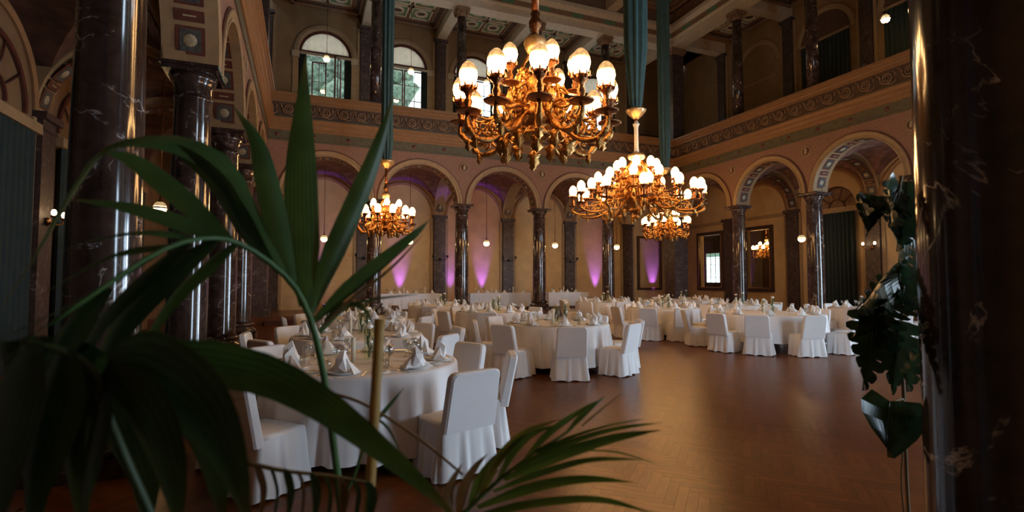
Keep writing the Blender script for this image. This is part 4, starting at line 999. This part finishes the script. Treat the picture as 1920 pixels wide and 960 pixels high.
def round_table(x, y, Rr, desc, angs, off=.20, detail=2, seats=None, drop=.12, ph=0.0, hvase=1.0):
    if (round(Rr, 2), drop) not in TOPM:
        a = MB(); a.lathe([(Rr-.03, TZ-.035), (Rr-.02, TZ-.008), (0, TZ-.008)], 36); l = MB(); l.tube([(0, 0, 0), (0, 0, TZ-.03)], .025, 8)
        TOPM[(round(Rr, 2), drop)] = (a.mesh('tabletop', 'wood_dark'), l.mesh('leg', 'black_metal'), cloth_mesh(Rr, drop, int(Rr*100)))
    a, l, cm = TOPM[(round(Rr, 2), drop)]
    t = thing('round_table', 'round folding table under white cloth, the '+desc, 'table', (x, y, 0), 0, 'round banquet tables')
    inst('tabletop', a, t)
    for k in range(4): inst('leg', l, t, loc=(Rr*.6*math.cos(k*PI/2+.7), Rr*.6*math.sin(k*PI/2+.7), 0))
    rnd = random.Random(int(x*100+y*7))
    inst('tablecloth', cm, loc=(x, y, 0), rz=rnd.uniform(0, 6), label='white floor-length tablecloth on the '+desc, cat='tablecloth', group='white round tablecloths')
    for d in angs:
        rad = Rr+off+.09; fc = None
        if isinstance(d, tuple): d, rad, fc = d; rad -= .29
        q = R(d); qf = R(fc) if fc is not None else q+rnd.uniform(-.05, .05)
        side = ('framed openings', 'far corner pier', 'far arcade', 'palm side far corner', 'palm side arcade', 'palm side front corner', 'front arcade', 'front right corner')[int(((d+22.5) % 360)//45)]
        chair(x+rad*math.cos(q), y+rad*math.sin(q), qf+PI/2, 'white chair backing the %s, at the %s' % (side, desc), 'chairs at the '+desc)
    for d in (seats or (ring(angs[0], 10) if detail == 0 else angs)):
        q = R(d); c_, s_ = math.cos(q), math.sin(q)
        def put(nm, me, rad, tan, lab, cat, dz=0, rz=0, sc_=None):
            inst(nm, me, loc=(x+rad*c_-tan*s_, y+rad*s_+tan*c_, TZ+.002+dz), rz=q+PI/2+rz, scale=sc_, label=lab+' on the '+desc, cat=cat, group=nm.replace('_', ' ').replace('glass', 'glasse').replace('knife', 'knive')+'s on the '+desc)
        put('plate', PLATE, Rr-.19, 0, 'white dinner plate', 'plate')
        put('napkin', NAP, Rr-.19, 0, 'white napkin folded to a peak', 'napkin', .006, rnd.uniform(-.3, .3), 1.2)
        put('wine_glass', WINE, Rr-.40, -.13, 'clear stemmed wine glass', 'glass')
        if detail > 0: put('tumbler', TUMB, Rr-.37, -.20, 'clear water tumbler', 'glass')
        if detail > 1:
            put('wine_glass', WINE, Rr-.47, -.08, 'clear stemmed wine glass', 'glass', 0, 0, .9)
        if detail > 0:
            put('knife', KNIFE, Rr-.17, -.185, 'steel table knife', 'cutlery'); put('fork', FORK, Rr-.17, .185, 'steel table fork', 'cutlery')
        if detail > 1: put('bread_plate', PLATE, Rr-.24, .30, 'small white bread plate', 'plate', 0, 0, .55)
    for k, (dx, dy) in enumerate(((.05, .12), (.12, -.10))):
        v = thing('cylinder_vase', 'tall cylinder vase with dark stems on the '+desc, 'vase', (x+dx, y+dy, TZ+.001), 0, 'vases on the '+desc)
        for n, me in VP: inst(n, me, v)
        v.scale = (1, 1, hvase*(1 if k else .85))
    inst('candle', CANDLE, loc=(x-.12, y-.05, TZ+.001), label='slim white candle on the '+desc, cat='candle', group='table candles')
def ring(a0, n): return [a0+360*k/n for k in range(n)]
T = [(.60, 5.50, .92, 'table right behind the palm', [(-56, 1.46, -72), (-14, 1.46, -18), (25, 1.40, 25), 62, 130, (177, 1.42, 177), (222, 1.46, 222)], .18, 2, [-58, -15, 28, 75, 118, 160, 203, 250], .12),
     (4.60, 9.10, .98, 'table at the dance floor edge', [207, 252, 299, 340, 165, 120, 75, 30], .20, 1, None, .12),
     (.80, 8.25, .95, 'second table behind the palm', [-45, 0, 40, 85, 130, 172, 215, 250], .20, 1, None, .12),
     (1.2, 11.9, .95, 'third table behind the palm', ring(-40, 8), .2, 0, None, .12),
     (4.2, 16.8, 1.0, 'table before the candle buffet', ring(-70, 8), .2, 0, None, .12),
     (4.75, 13.2, .98, 'table before the white buffet', ring(-115, 8), .2, 0, None, .12),
     (11.0, 17.7, 1.1, 'table before the corner uplight', ring(-100, 8), .2, 0, None, .12),
     (10.15, 13.0, 1.05, 'table below the corner chandelier', [218, 250, 285, 320, 0, 45, 90, 135, 180], .2, 0, None, .12),
     (10.9, 9.9, 1.32, 'large table across the dance floor', [190, 217, 250, 288, 322, 0, 40, 150], .26, 0, None, .22),
     (15.4, 18.4, 1.2, 'table before the corner pier', ring(-90, 8), .2, 0, None, .12),
     (14.0, 13.9, 1.05, 'table facing the framed openings', ring(-95, 8), .2, 0, None, .12),
     (15.9, 10.8, .95, 'table behind the monstera', [-110, -65, 70, 115, 160, 205], .2, 0, None, .12)]
for t in T: round_table(*t)
# buffets on the raised aisle: rectangular tables under white cloths
def buffet(x0, x1, y0, y1, lab, nm, items, z0=.30):
    h = .77; cx, cy = (x0+x1)/2, (y0+y1)/2; a, b = (x1-x0)/2, (y1-y0)/2
    t = thing('buffet_table', 'long folding table under white cloth, the '+nm, 'table', (cx, cy, z0), 0, 'buffet tables on the raised aisle')
    mb = MB(); mb.box(-a+.02, a-.02, -b+.02, b-.02, h-.04, h-.006); mb.build('tabletop', 'wood_dark', t)
    for sx in (-1, 1):
        for sy in (-1, 1): mb = MB(); mb.tube([(sx*(a-.15), sy*(b-.12), 0), (sx*(a-.15), sy*(b-.12), h-.03)], .02, 6); mb.build('leg', 'black_metal', t)
    mb = MB(); per = []
    N = 40
    for (p, q) in (((-a, -b), (a, -b)), ((a, -b), (a, b)), ((a, b), (-a, b)), ((-a, b), (-a, -b))):
        for k in range(N): per.append((p[0]+(q[0]-p[0])*k/N, p[1]+(q[1]-p[1])*k/N))
    vs = []; n = len(per)
    for k, (px, py) in enumerate(per):
        for z, u in ((h, 0), (h-.03, .15), (h-.3, .4), (.10, 1)):
            f = 1+u*(.012+.012*math.sin(k*.9)+.006*math.sin(k*2.3)); vs.append((px*f, py*(1+(f-1)*3), z))
    mb.add(vs, [(k*4+j, ((k+1) % n)*4+j, ((k+1) % n)*4+j+1, k*4+j+1) for k in range(n) for j in range(3)]+[tuple(k*4 for k in range(n))], False)
    mb.build('tablecloth', 'cloth_blue', loc=(cx, cy, z0), label='white draped cloth over the '+nm, cat='tablecloth', group='buffet tablecloths')
    rnd = random.Random(int(x0*10))
    for k in range(items):
        px = x0+.2+(x1-x0-.4)*(k+.5)/items; py = cy+rnd.uniform(-.2, .2)
        if k % 5 == 4:
            inst('candle', CANDLE, loc=(px, py, z0+h+.001), label='tall white candle on the '+nm, cat='candle', group='candles on the '+nm, scale=1.2)
        elif k % 2: inst('napkin', NAP, loc=(px, py, z0+h+.001), rz=rnd.uniform(-1, 1), label='white folded napkin on the '+nm, cat='napkin', group='napkins on the '+nm)
        else: inst('wine_glass', WINE, loc=(px, py, z0+h+.001), label='clear glass on the '+nm, cat='glass', group='glasses on the '+nm, scale=1.1)
buffet(3.15, 5.9, 23.3, 24.1, '', 'candle buffet behind the first far columns', 12)
buffet(7.25, 10.35, 23.3, 24.1, '', 'white buffet in the middle of the far aisle', 12)
buffet(11.35, 13.6, 23.4, 24.2, '', 'short white buffet near the far corner', 9)
buffet(22.9, 24.4, 23.6, 24.6, '', 'side room table', 6, 0)

# ================================================================== foreground palm
sY, cY, sP, cP = math.sin(YAW), math.cos(YAW), math.sin(PITCH), math.cos(PITCH)
def U(px, py, d):
    a = (px-960)/FPX; b = (480-py)/FPX; q = cP-b*sP; v = sP+b*cP
    return Vector((d*(q*sY+a*cY), d*(q*cY-a*sY), EYE+d*v))
VIEW = Vector((sY*cP, cY*cP, sP))
def smooth(pts, n):
    """Catmull-Rom through the points"""
    P = [pts[0]*2-pts[1]]+pts+[pts[-1]*2-pts[-2]]; out = []
    seg = len(pts)-1
    for i in range(n):
        t = i/(n-1)*seg; k = min(int(t), seg-1); u = t-k; a, b, c, d = P[k:k+4]
        out.append(.5*((2*b)+(c-a)*u+(2*a-5*b+4*c-d)*u*u+(3*b-a-3*c+d)*u**3))
    return out
def ribbon(pts, width, tilt=.5, fold=.25, n=16, tipk=.75, basek=.35):
    """leaflet: a folded tapering blade along the curve"""
    c = smooth(pts, n); mb = MB(); rows = 5
    for i, p in enumerate(c):
        t = i/(n-1); tg = (c[min(i+1, n-1)]-c[max(i-1, 0)]).normalized()
        s = tg.cross(VIEW); s = s.normalized() if s.length > 1e-3 else Vector((1, 0, 0))
        s = Matrix.Rotation(tilt*(1+.3*math.sin(3*t)), 3, tg) @ s; nn = s.cross(tg).normalized()
        w_ = width/2*(basek+(1-basek)*min(1, t/.25)) * (1 if t < tipk*.55 else max(.03, 1-((t-tipk*.55)/(1-tipk*.55))**1.6))
        for j in range(rows):
            u = -1+2*j/(rows-1); mb.v.append(tuple(p+s*u*w_+nn*(abs(u)**1.2)*w_*fold)); mb.uv.append((u, t))
    for i in range(n-1):
        for j in range(rows-1): mb.f.append((i*rows+j, i*rows+j+1, (i+1)*rows+j+1, (i+1)*rows+j)); mb.mi.append(0); mb.sm.append(True)
    return mb
pot_xy = U(690, 525, 1.3); PX, PY = pot_xy.x, pot_xy.y
palm = thing('potted_palm', 'large green palm with arching fronds and a bamboo stake close in front', 'plant', (PX, PY, 0))
pinv = Matrix.Translation((-PX, -PY, 0))
mb = MB(); mb.lathe([(.17, 0), (.22, .05), (.25, .36), (.265, .38), (.265, .42), (.235, .42), (.23, .37)], 24); mb.build('pot', 'pot', palm)
mb = MB(); mb.lathe([(.0, .385), (.12, .38), (.232, .37)], 20, cap=False); mb.build('soil', 'soil', palm)
def stalk(pts, r0, r1, name, mat, parent=palm, root=True, n=20):
    w = [U(*p) for p in pts]
    if root: w = [Vector((PX+(w[0].x-PX)*.15, PY+(w[0].y-PY)*.15, .38)), Vector((PX+(w[0].x-PX)*.6, PY+(w[0].y-PY)*.6, .7))]+w
    c = smooth(w, n+(8 if root else 0)); k = len(c)
    mb = MB(); mb.tube(c, [r0+(r1-r0)*i/(k-1) for i in range(k)], 7); mb.xf(pinv); return mb.build(name, mat, parent)
def leaves(parent, specs, mat):
    for k, (pts, w, *o) in enumerate(specs):
        d = o[0] if o else .4
        mb = ribbon([U(*p) for p in pts], w, tilt=d, fold=.22+.1*math.sin(k)); mb.xf(pinv); mb.build('leaflet', o[1] if len(o) > 1 else mat, parent, fix=False)
# frond rising through the middle of the view
fa = stalk([(642, 985, 1.30), (625, 830, 1.28), (610, 720, 1.26), (594, 640, 1.24), (575, 580, 1.22), (545, 528, 1.2), (492, 482, 1.15), (440, 453, 1.1), (395, 446, 1.05), (335, 456, 1.0), (265, 490, .95), (185, 545, .9), (90, 610, .86)], .0105, .0035, 'frond', 'stalk')
leaves(fa, [
    ([(572, 574, 1.22), (567, 470, 1.24), (564, 330, 1.27), (567, 220, 1.30), (573, 106, 1.34)], .078, .25),
    ([(548, 530, 1.2), (522, 430, 1.22), (500, 330, 1.24), (480, 260, 1.25), (438, 200, 1.27)], .056, .5),
    ([(528, 510, 1.19), (475, 415, 1.2), (425, 320, 1.2), (370, 277, 1.18), (300, 258, 1.14), (222, 264, 1.1), (165, 305, 1.06), (104, 405, 1.0), (52, 500, .95), (-15, 600, .9)], .072, .7),
    ([(505, 492, 1.17), (455, 425, 1.18), (405, 345, 1.18), (345, 290, 1.16), (290, 268, 1.14)], .06, -.3, 'leaf_dark'),
    ([(432, 450, 1.1), (335, 366, 1.1), (252, 302, 1.09), (190, 282, 1.07)], .046, .5),
    ([(408, 447, 1.07), (330, 414, 1.05), (240, 388, 1.03), (138, 374, 1.0)], .038, .6),
    ([(372, 449, 1.04), (280, 434, 1.0), (185, 446, .97), (105, 476, .93)], .026, .9),
    ([(322, 460, 1.0), (235, 470, .97), (180, 492, .94), (70, 556, .88)], .03, .8),
    ([(442, 455, 1.1), (385, 500, 1.07), (322, 560, 1.03), (272, 640, 1.0), (240, 730, .97)], .05, .5),
    ([(402, 450, 1.06), (330, 500, 1.02), (262, 562, .98), (205, 640, .94), (172, 740, .9), (160, 840, .87)], .07, .3, 'leaf_dark'),
    ([(352, 455, 1.02), (272, 520, .97), (192, 600, .92), (132, 700, .88), (104, 810, .84)], .06, .5, 'leaf_dark'),
    ([(300, 472, .98), (200, 532, .93), (100, 600, .87), (-10, 690, .8)], .045, .8),
    ([(250, 497, .95), (150, 560, .9), (60, 606, .85), (-30, 646, .8)], .035, .9),
    ([(200, 537, .91), (110, 640, .86), (46, 740, .82), (5, 870, .78)], .08, .4, 'leaf_dark'),
    ([(580, 590, 1.23), (616, 500, 1.25), (656, 410, 1.28), (690, 330, 1.3), (718, 250, 1.33), (738, 178, 1.36)], .055, .5),
    ([(590, 602, 1.24), (652, 545, 1.25), (722, 488, 1.27), (772, 446, 1.28), (806, 412, 1.3)], .042, .6),
    ([(597, 620, 1.24), (662, 560, 1.26), (732, 505, 1.28), (795, 438, 1.3)], .018, .9, 'leaf_tan'),
    ([(600, 624, 1.24), (630, 586, 1.26), (656, 572, 1.27), (682, 580, 1.29), (702, 612, 1.3)], .03, .7),
    ([(650, 573, 1.27), (712, 560, 1.28), (786, 552, 1.3)], .013, .8)], 'leaf')
# broad dark frond close to the camera
fb = stalk([(300, 1010, .86), (235, 860, .82), (196, 760, .79), (180, 700, .77), (120, 660, .76), (40, 640, .75)], .008, .005, 'frond', 'stem_dark')
leaves(fb, [
    ([(182, 694, .78), (290, 684, .79), (400, 694, .82), (500, 716, .85), (600, 768, .88), (690, 832, .9), (785, 908, .92), (870, 985, .95)], .098, .35, 'leaf'),
    ([(200, 694, .77), (262, 700, .76), (345, 756, .75), (412, 850, .75), (470, 990, .75)], .13, .2, 'leaf_dark'),
    ([(190, 700, .77), (250, 770, .75), (300, 870, .74), (335, 1000, .74)], .11, .3, 'leaf_dark'),
    ([(120, 655, .76), (92, 760, .74), (62, 880, .73), (50, 1010, .73)], .11, .3, 'leaf_dark'),
    ([(60, 640, .75), (20, 760, .73), (-5, 890, .72), (-10, 1010, .72)], .11, .3, 'leaf_dark'),
    ([(196, 720, .78), (188, 800, .76), (164, 900, .75), (150, 1010, .75)], .06, .5, 'leaf_dark'),
    ([(192, 742, .8), (260, 738, .84), (330, 745, .88), (460, 750, .95)], .02, .6, 'leaf_dark')], 'leaf_dark')
leaves(fb, [
    ([(60, 650, .88), (140, 700, .90), (215, 800, .93), (262, 900, .95), (275, 1010, .95)], .13, .2, 'leaf_dark'),
    ([(30, 640, .86), (90, 720, .88), (130, 830, .9), (150, 1010, .92)], .13, .2, 'leaf_dark'),
    ([(10, 640, .84), (40, 740, .86), (50, 860, .88), (70, 1010, .9)], .12, .2, 'leaf_dark'),
    ([(195, 700, .85), (300, 740, .9), (380, 830, .94), (420, 1000, .98)], .12, .2, 'leaf_dark')], 'leaf_dark')
# lighter frond reaching to the right
fc = stalk([(800, 1020, 1.15), (870, 962, 1.15), (930, 905, 1.17), (1000, 850, 1.2), (1060, 812, 1.22), (1128, 748, 1.25)], .007, .0025, 'frond', 'stalk')
leaves(fc, [
    ([(900, 936, 1.16), (930, 872, 1.18), (982, 815, 1.2), (1050, 786, 1.22)], .034, .5, 'leaf_yellow'),
    ([(932, 905, 1.17), (966, 850, 1.19), (1008, 812, 1.21), (1056, 796, 1.23)], .028, .6, 'leaf_light'),
    ([(880, 955, 1.15), (905, 895, 1.17), (950, 845, 1.19), (1010, 800, 1.2)], .03, .5, 'leaf_light'),
    ([(860, 968, 1.15), (870, 920, 1.15), (890, 880, 1.16), (915, 850, 1.17)], .03, .5, 'leaf_tan'),
    ([(845, 980, 1.14), (840, 930, 1.14), (850, 900, 1.14), (868, 868, 1.15)], .03, .6, 'leaf_tan'),
    ([(965, 880, 1.18), (1050, 838, 1.19), (1150, 806, 1.2), (1244, 792, 1.2)], .03, .6),
    ([(945, 900, 1.17), (1045, 858, 1.18), (1150, 824, 1.18), (1240, 806, 1.18)], .04, .4),
    ([(1000, 852, 1.2), (1070, 822, 1.2), (1140, 800, 1.2), (1215, 784, 1.2)], .02, .7),
    ([(1100, 845, 1.2), (1160, 850, 1.2), (1232, 870, 1.2)], .012, .7),
    ([(925, 922, 1.16), (1020, 888, 1.16), (1110, 864, 1.16), (1210, 862, 1.15)], .028, .5),
    ([(895, 952, 1.15), (1000, 916, 1.14), (1095, 900, 1.13), (1188, 904, 1.12)], .036, .4),
    ([(880, 972, 1.14), (1000, 946, 1.12), (1120, 938, 1.1), (1225, 962, 1.08)], .036, .5),
    ([(1062, 812, 1.22), (1090, 782, 1.23), (1112, 762, 1.24), (1136, 742, 1.25)], .02, .5),
    ([(1090, 800, 1.22), (1120, 775, 1.23), (1168, 735, 1.25)], .008, .5, 'leaf_tan'),
    ([(985, 862, 1.19), (1030, 815, 1.21), (1085, 775, 1.23), (1128, 748, 1.25)], .026, .5)], 'leaf_light')
# small drooping frond low in front of the table
fd = stalk([(460, 868, 1.05), (540, 884, 1.05), (620, 892, 1.06), (700, 906, 1.08)], .005, .002, 'frond', 'stalk_brown', root=False)
leaves(fd, [([(478+i*26, 872+i*4, 1.05), (486+i*26, 895+i*4, 1.04), (492+i*25, 925+i*4, 1.03), (486+i*25, 985+i*3, 1.02)], .03, .4+.3*(i % 2), 'leaf_dark' if i % 3 else 'leaf_tan') for i in range(9)], 'leaf_dark')
stalk([(590, 733, 1.2), (650, 745, 1.2), (705, 770, 1.2), (790, 826, 1.2), (868, 890, 1.19)], .004, .003, 'dry_stem', 'stalk_brown', root=False)
fe = stalk([(640, 985, 1.22), (668, 880, 1.22), (700, 795, 1.22)], .006, .003, 'frond', 'stalk')
leaves(fe, [([(700, 795, 1.22), (726, 766, 1.23), (758, 726, 1.24)], .013, .5), ([(700, 780, 1.22), (728, 806, 1.22), (752, 850, 1.22)], .012, .5)], 'leaf')
b0 = U(712, 598, 1.16); b1 = U(690, 985, 1.13); b2 = b1+(b1-b0)*2.0; b2 = b0+(b1-b0)*((b0.z-.36)/(b0.z-b1.z))
mb = MB()
mb.tube([b2+(b0-b2)*k/30 for k in range(31)], [.0125 if k % 5 == 0 else .0112 for k in range(31)], 10); mb.xf(pinv); mb.build('bamboo_stake', 'bamboo', palm)

# ================================================================== monstera beside the near column
MK = 1.32
def UM_(px, py, d): return U(px, py, d*MK)
mx = UM_(1690, 525, 2.1)
mon = thing('potted_monstera', 'dark split-leaf monstera climbing beside the black marble column', 'plant', (mx.x, mx.y, 0))
minv = Matrix.Translation((-mx.x, -mx.y, 0))
mb = MB(); mb.lathe([(.14, 0), (.17, .04), (.19, .30), (.20, .34), (.175, .34), (.17, .30)], 20); mb.build('pot', 'pot', mon)
mb = MB(); mb.lathe([(0, .31), (.172, .30)], 16, cap=False); mb.build('soil', 'soil', mon)
def vine(pts, r, root=False):
    w = [UM_(*p) for p in pts]
    if root: w = [Vector((mx.x, mx.y, .3))]+w
    mb = MB(); mb.tube(smooth(w, 18), r, 6); mb.xf(minv); mb.build('stem', 'stalk_brown', mon)
def mleaf(base, tip, width, lobes=6, split=.5, face=.0, droop=.05):
    """split leaf: lobes leave a midrib from base to tip"""
    b, t = UM_(*base), UM_(*tip); width *= MK*1.15; ax = t-b; L = ax.length; ax.normalize()
    s = ax.cross(VIEW).normalized(); s = Matrix.Rotation(face, 3, ax) @ s; nn = s.cross(ax).normalized()
    mb = MB()
    def P(u, v):      # u along, v across (-1..1)
        prof = math.sin(PI*min(1, (.06+.94*u)**.60))*.97+.03
        return b+ax*(L*(u-.18*abs(v)*(1-u)))+s*(v*width/2*prof)+nn*(-droop*abs(v)**1.6+.25*droop*math.sin(u*6+v))-nn*droop*u*u*1.5
    for sd in (-1, 1):
        for k in range(lobes):
            u0, u1 = k/lobes, (k+1)/lobes; g = .16/lobes*2
            for i in range(8):
                v0, v1 = sd*i/8, sd*(i+1)/8
                def sh(u, v):
                    q = abs(v); m_ = (u0+u1)/2
                    if not split: return u
                    e = max(0, (q-(1-split))/split); return m_+(u-m_)*(1-.16*min(1, e*3)-.45*max(0, e-.6)/.4)
                o = len(mb.v)
                for (u, v) in ((u0, v0), (u1, v0), (u1, v1), (u0, v1)):
                    uu = sh(u, v); mb.v.append(tuple(P(min(.999, uu*(1-.0)+(.20 if split else .06)*abs(v)*(1-uu*.6)), v))); mb.uv.append((v, u*.8))
                mb.f.append((o, o+1, o+2, o+3)); mb.mi.append(0); mb.sm.append(False)
    mb.tube([b+ax*(L*q/6)-nn*droop*(q/6)**2*1.5 for q in range(7)], .004, 4)
    mb.uv += [(0, .3)]*(len(mb.v)-len(mb.uv))
    mb.xf(minv); mb.build('leaf', 'monstera', mon, fix=False)
vine([(1700, 900, 2.1), (1695, 760, 2.12), (1690, 640, 2.1), (1692, 520, 2.1), (1680, 400, 2.1), (1690, 330, 2.1)], .010, True)
vine([(1700, 1000, 2.1), (1690, 900, 2.05), (1697, 760, 2.05), (1672, 754, 2.0)], .004)
vine([(1690, 640, 2.1), (1660, 625, 2.0), (1625, 645, 1.95)], .004); vine([(1694, 600, 2.1), (1665, 615, 2.0), (1630, 600, 1.95)], .004)
vine([(1690, 420, 2.1), (1660, 390, 2.05), (1636, 372, 2.0)], .004)
for a in [((1668, 752, 2.0), (1650, 852, 1.97), .20, 5, .0, .2), ((1690, 752, 2.05), (1694, 846, 2.03), .10, 4, .2, .8),
          ((1640, 585, 1.95), (1606, 732, 1.9), .17, 7, .6, .3), ((1690, 515, 2.05), (1572, 575, 1.92), .18, 8, .65, -.4), ((1690, 545, 2.05), (1578, 650, 1.92), .17, 8, .65, .5),
          ((1685, 600, 2.08), (1672, 742, 2.03), .14, 6, .5, .6), ((1640, 366, 2.0), (1622, 455, 1.95), .10, 5, .3, .6), ((1625, 372, 2.0), (1605, 420, 1.95), .08, 4, .2, .2),
          ((1688, 350, 2.1), (1640, 430, 2.04), .17, 6, .4, -.2), ((1700, 380, 2.1), (1668, 480, 2.05), .18, 6, .5, .3), ((1700, 430, 2.1), (1656, 530, 2.05), .16, 6, .5, -.5), ((1700, 340, 2.12), (1690, 420, 2.1), .16, 5, .4, .4),
          ((1660, 560, 2.0), (1608, 640, 1.93), .13, 7, .6, -.6), ((1700, 640, 2.1), (1688, 735, 2.06), .12, 5, .4, .3), ((1702, 505, 2.12), (1676, 600, 2.07), .13, 6, .5, .2)]:
    mleaf(a[0], a[1], a[2], a[3], a[4], a[5])

# ================================================================== outside the gallery windows
mb = MB(); N = 24; vs = []; rnd = random.Random(5)
for i in range(N+1):
    for j in range(N+1):
        x = -60+150*i/N; y = 42+90*j/N; vs.append((x, y, 4+.62*(y-42)*(1 if x < 12 else max(.35, 1-(x-12)/40))+rnd.uniform(-.8, .8)))
mb.add(vs, [(i*(N+1)+j, (i+1)*(N+1)+j, (i+1)*(N+1)+j+1, i*(N+1)+j+1) for i in range(N) for j in range(N)], True)
mb.build('hillside', 'hill', kind='structure', label='green hillside outside the windows', fix=False)
def crown_mesh(seed):
    rnd = random.Random(seed); bm = bmesh.new()
    for k in range(7):
        st = bmesh.ops.create_icosphere(bm, subdivisions=3, radius=rnd.uniform(1.1, 1.9)); o = Vector((rnd.uniform(-1.5, 1.5), rnd.uniform(-1.5, 1.5), rnd.uniform(1.5, 5.5)))
        for v in st['verts']:
            p = v.co.copy(); v.co = p*(1+.16*math.sin(p.x*5+seed)*math.sin(p.y*5.5)*math.sin(p.z*4.7+k)+rnd.uniform(-.09, .09))+o
    me = bpy.data.meshes.new('crown'); bm.to_mesh(me); bm.free(); me.materials.append(M['foliage']); return me
CR = [crown_mesh(k) for k in range(3)]
tm = MB(); tm.tube([(0, 0, -1), (0, 0, 1.5), (.1, 0, 3.5)], [.25, .2, .1], 7); TR = tm.mesh('trunk', 'trunk')
k = 0
for iy in range(6):
    for ix in range(9):
        x = -16+6.6*ix+(3.3 if iy % 2 else 0)+rnd.uniform(-.3, .3); y = 52+6.6*iy+rnd.uniform(-.3, .3); g = 4+.62*(y-42)*(1 if x < 12 else max(.35, 1-(x-12)/40))
        t = thing('hill_tree', 'leafy green tree on the hillside outside the gallery windows', 'tree', (x, y, g), rnd.uniform(0, 6), 'trees on the hillside'); q = rnd.uniform(.82, .98); t.scale = (q, q, q*1.3)
        inst('crown', CR[k % 3], t); inst('trunk', TR, t); k += 1
h = thing('white_house', 'white rendered house with curved gable outside the gallery windows', 'building', (20, 41, 2))
mb = MB(); mb.box(-12, 14, 0, 8, 0, 12.6); mb.add([(x, y, z) for y in (-.05, 6) for x, z in [(-10.2+2.2*math.cos(a), 12.4+3.4*math.sin(a)) for a in [PI*k/12 for k in range(13)]]], [tuple(range(13)), tuple(13+k for k in range(13))[::-1]]+[(k, k+1, 14+k, 13+k) for k in range(12)]); mb.build('walls', 'house_white', h)
mb = MB(); mb.add([(-12.5, -.4, 12.6), (14.5, -.4, 12.6), (14.5, 8.4, 12.6), (-12.5, 8.4, 12.6), (-10, 4, 15), (12, 4, 15)], [(0, 1, 5, 4), (2, 3, 4, 5), (1, 2, 5), (3, 0, 4)]); mb.build('roof', 'house_white', h)
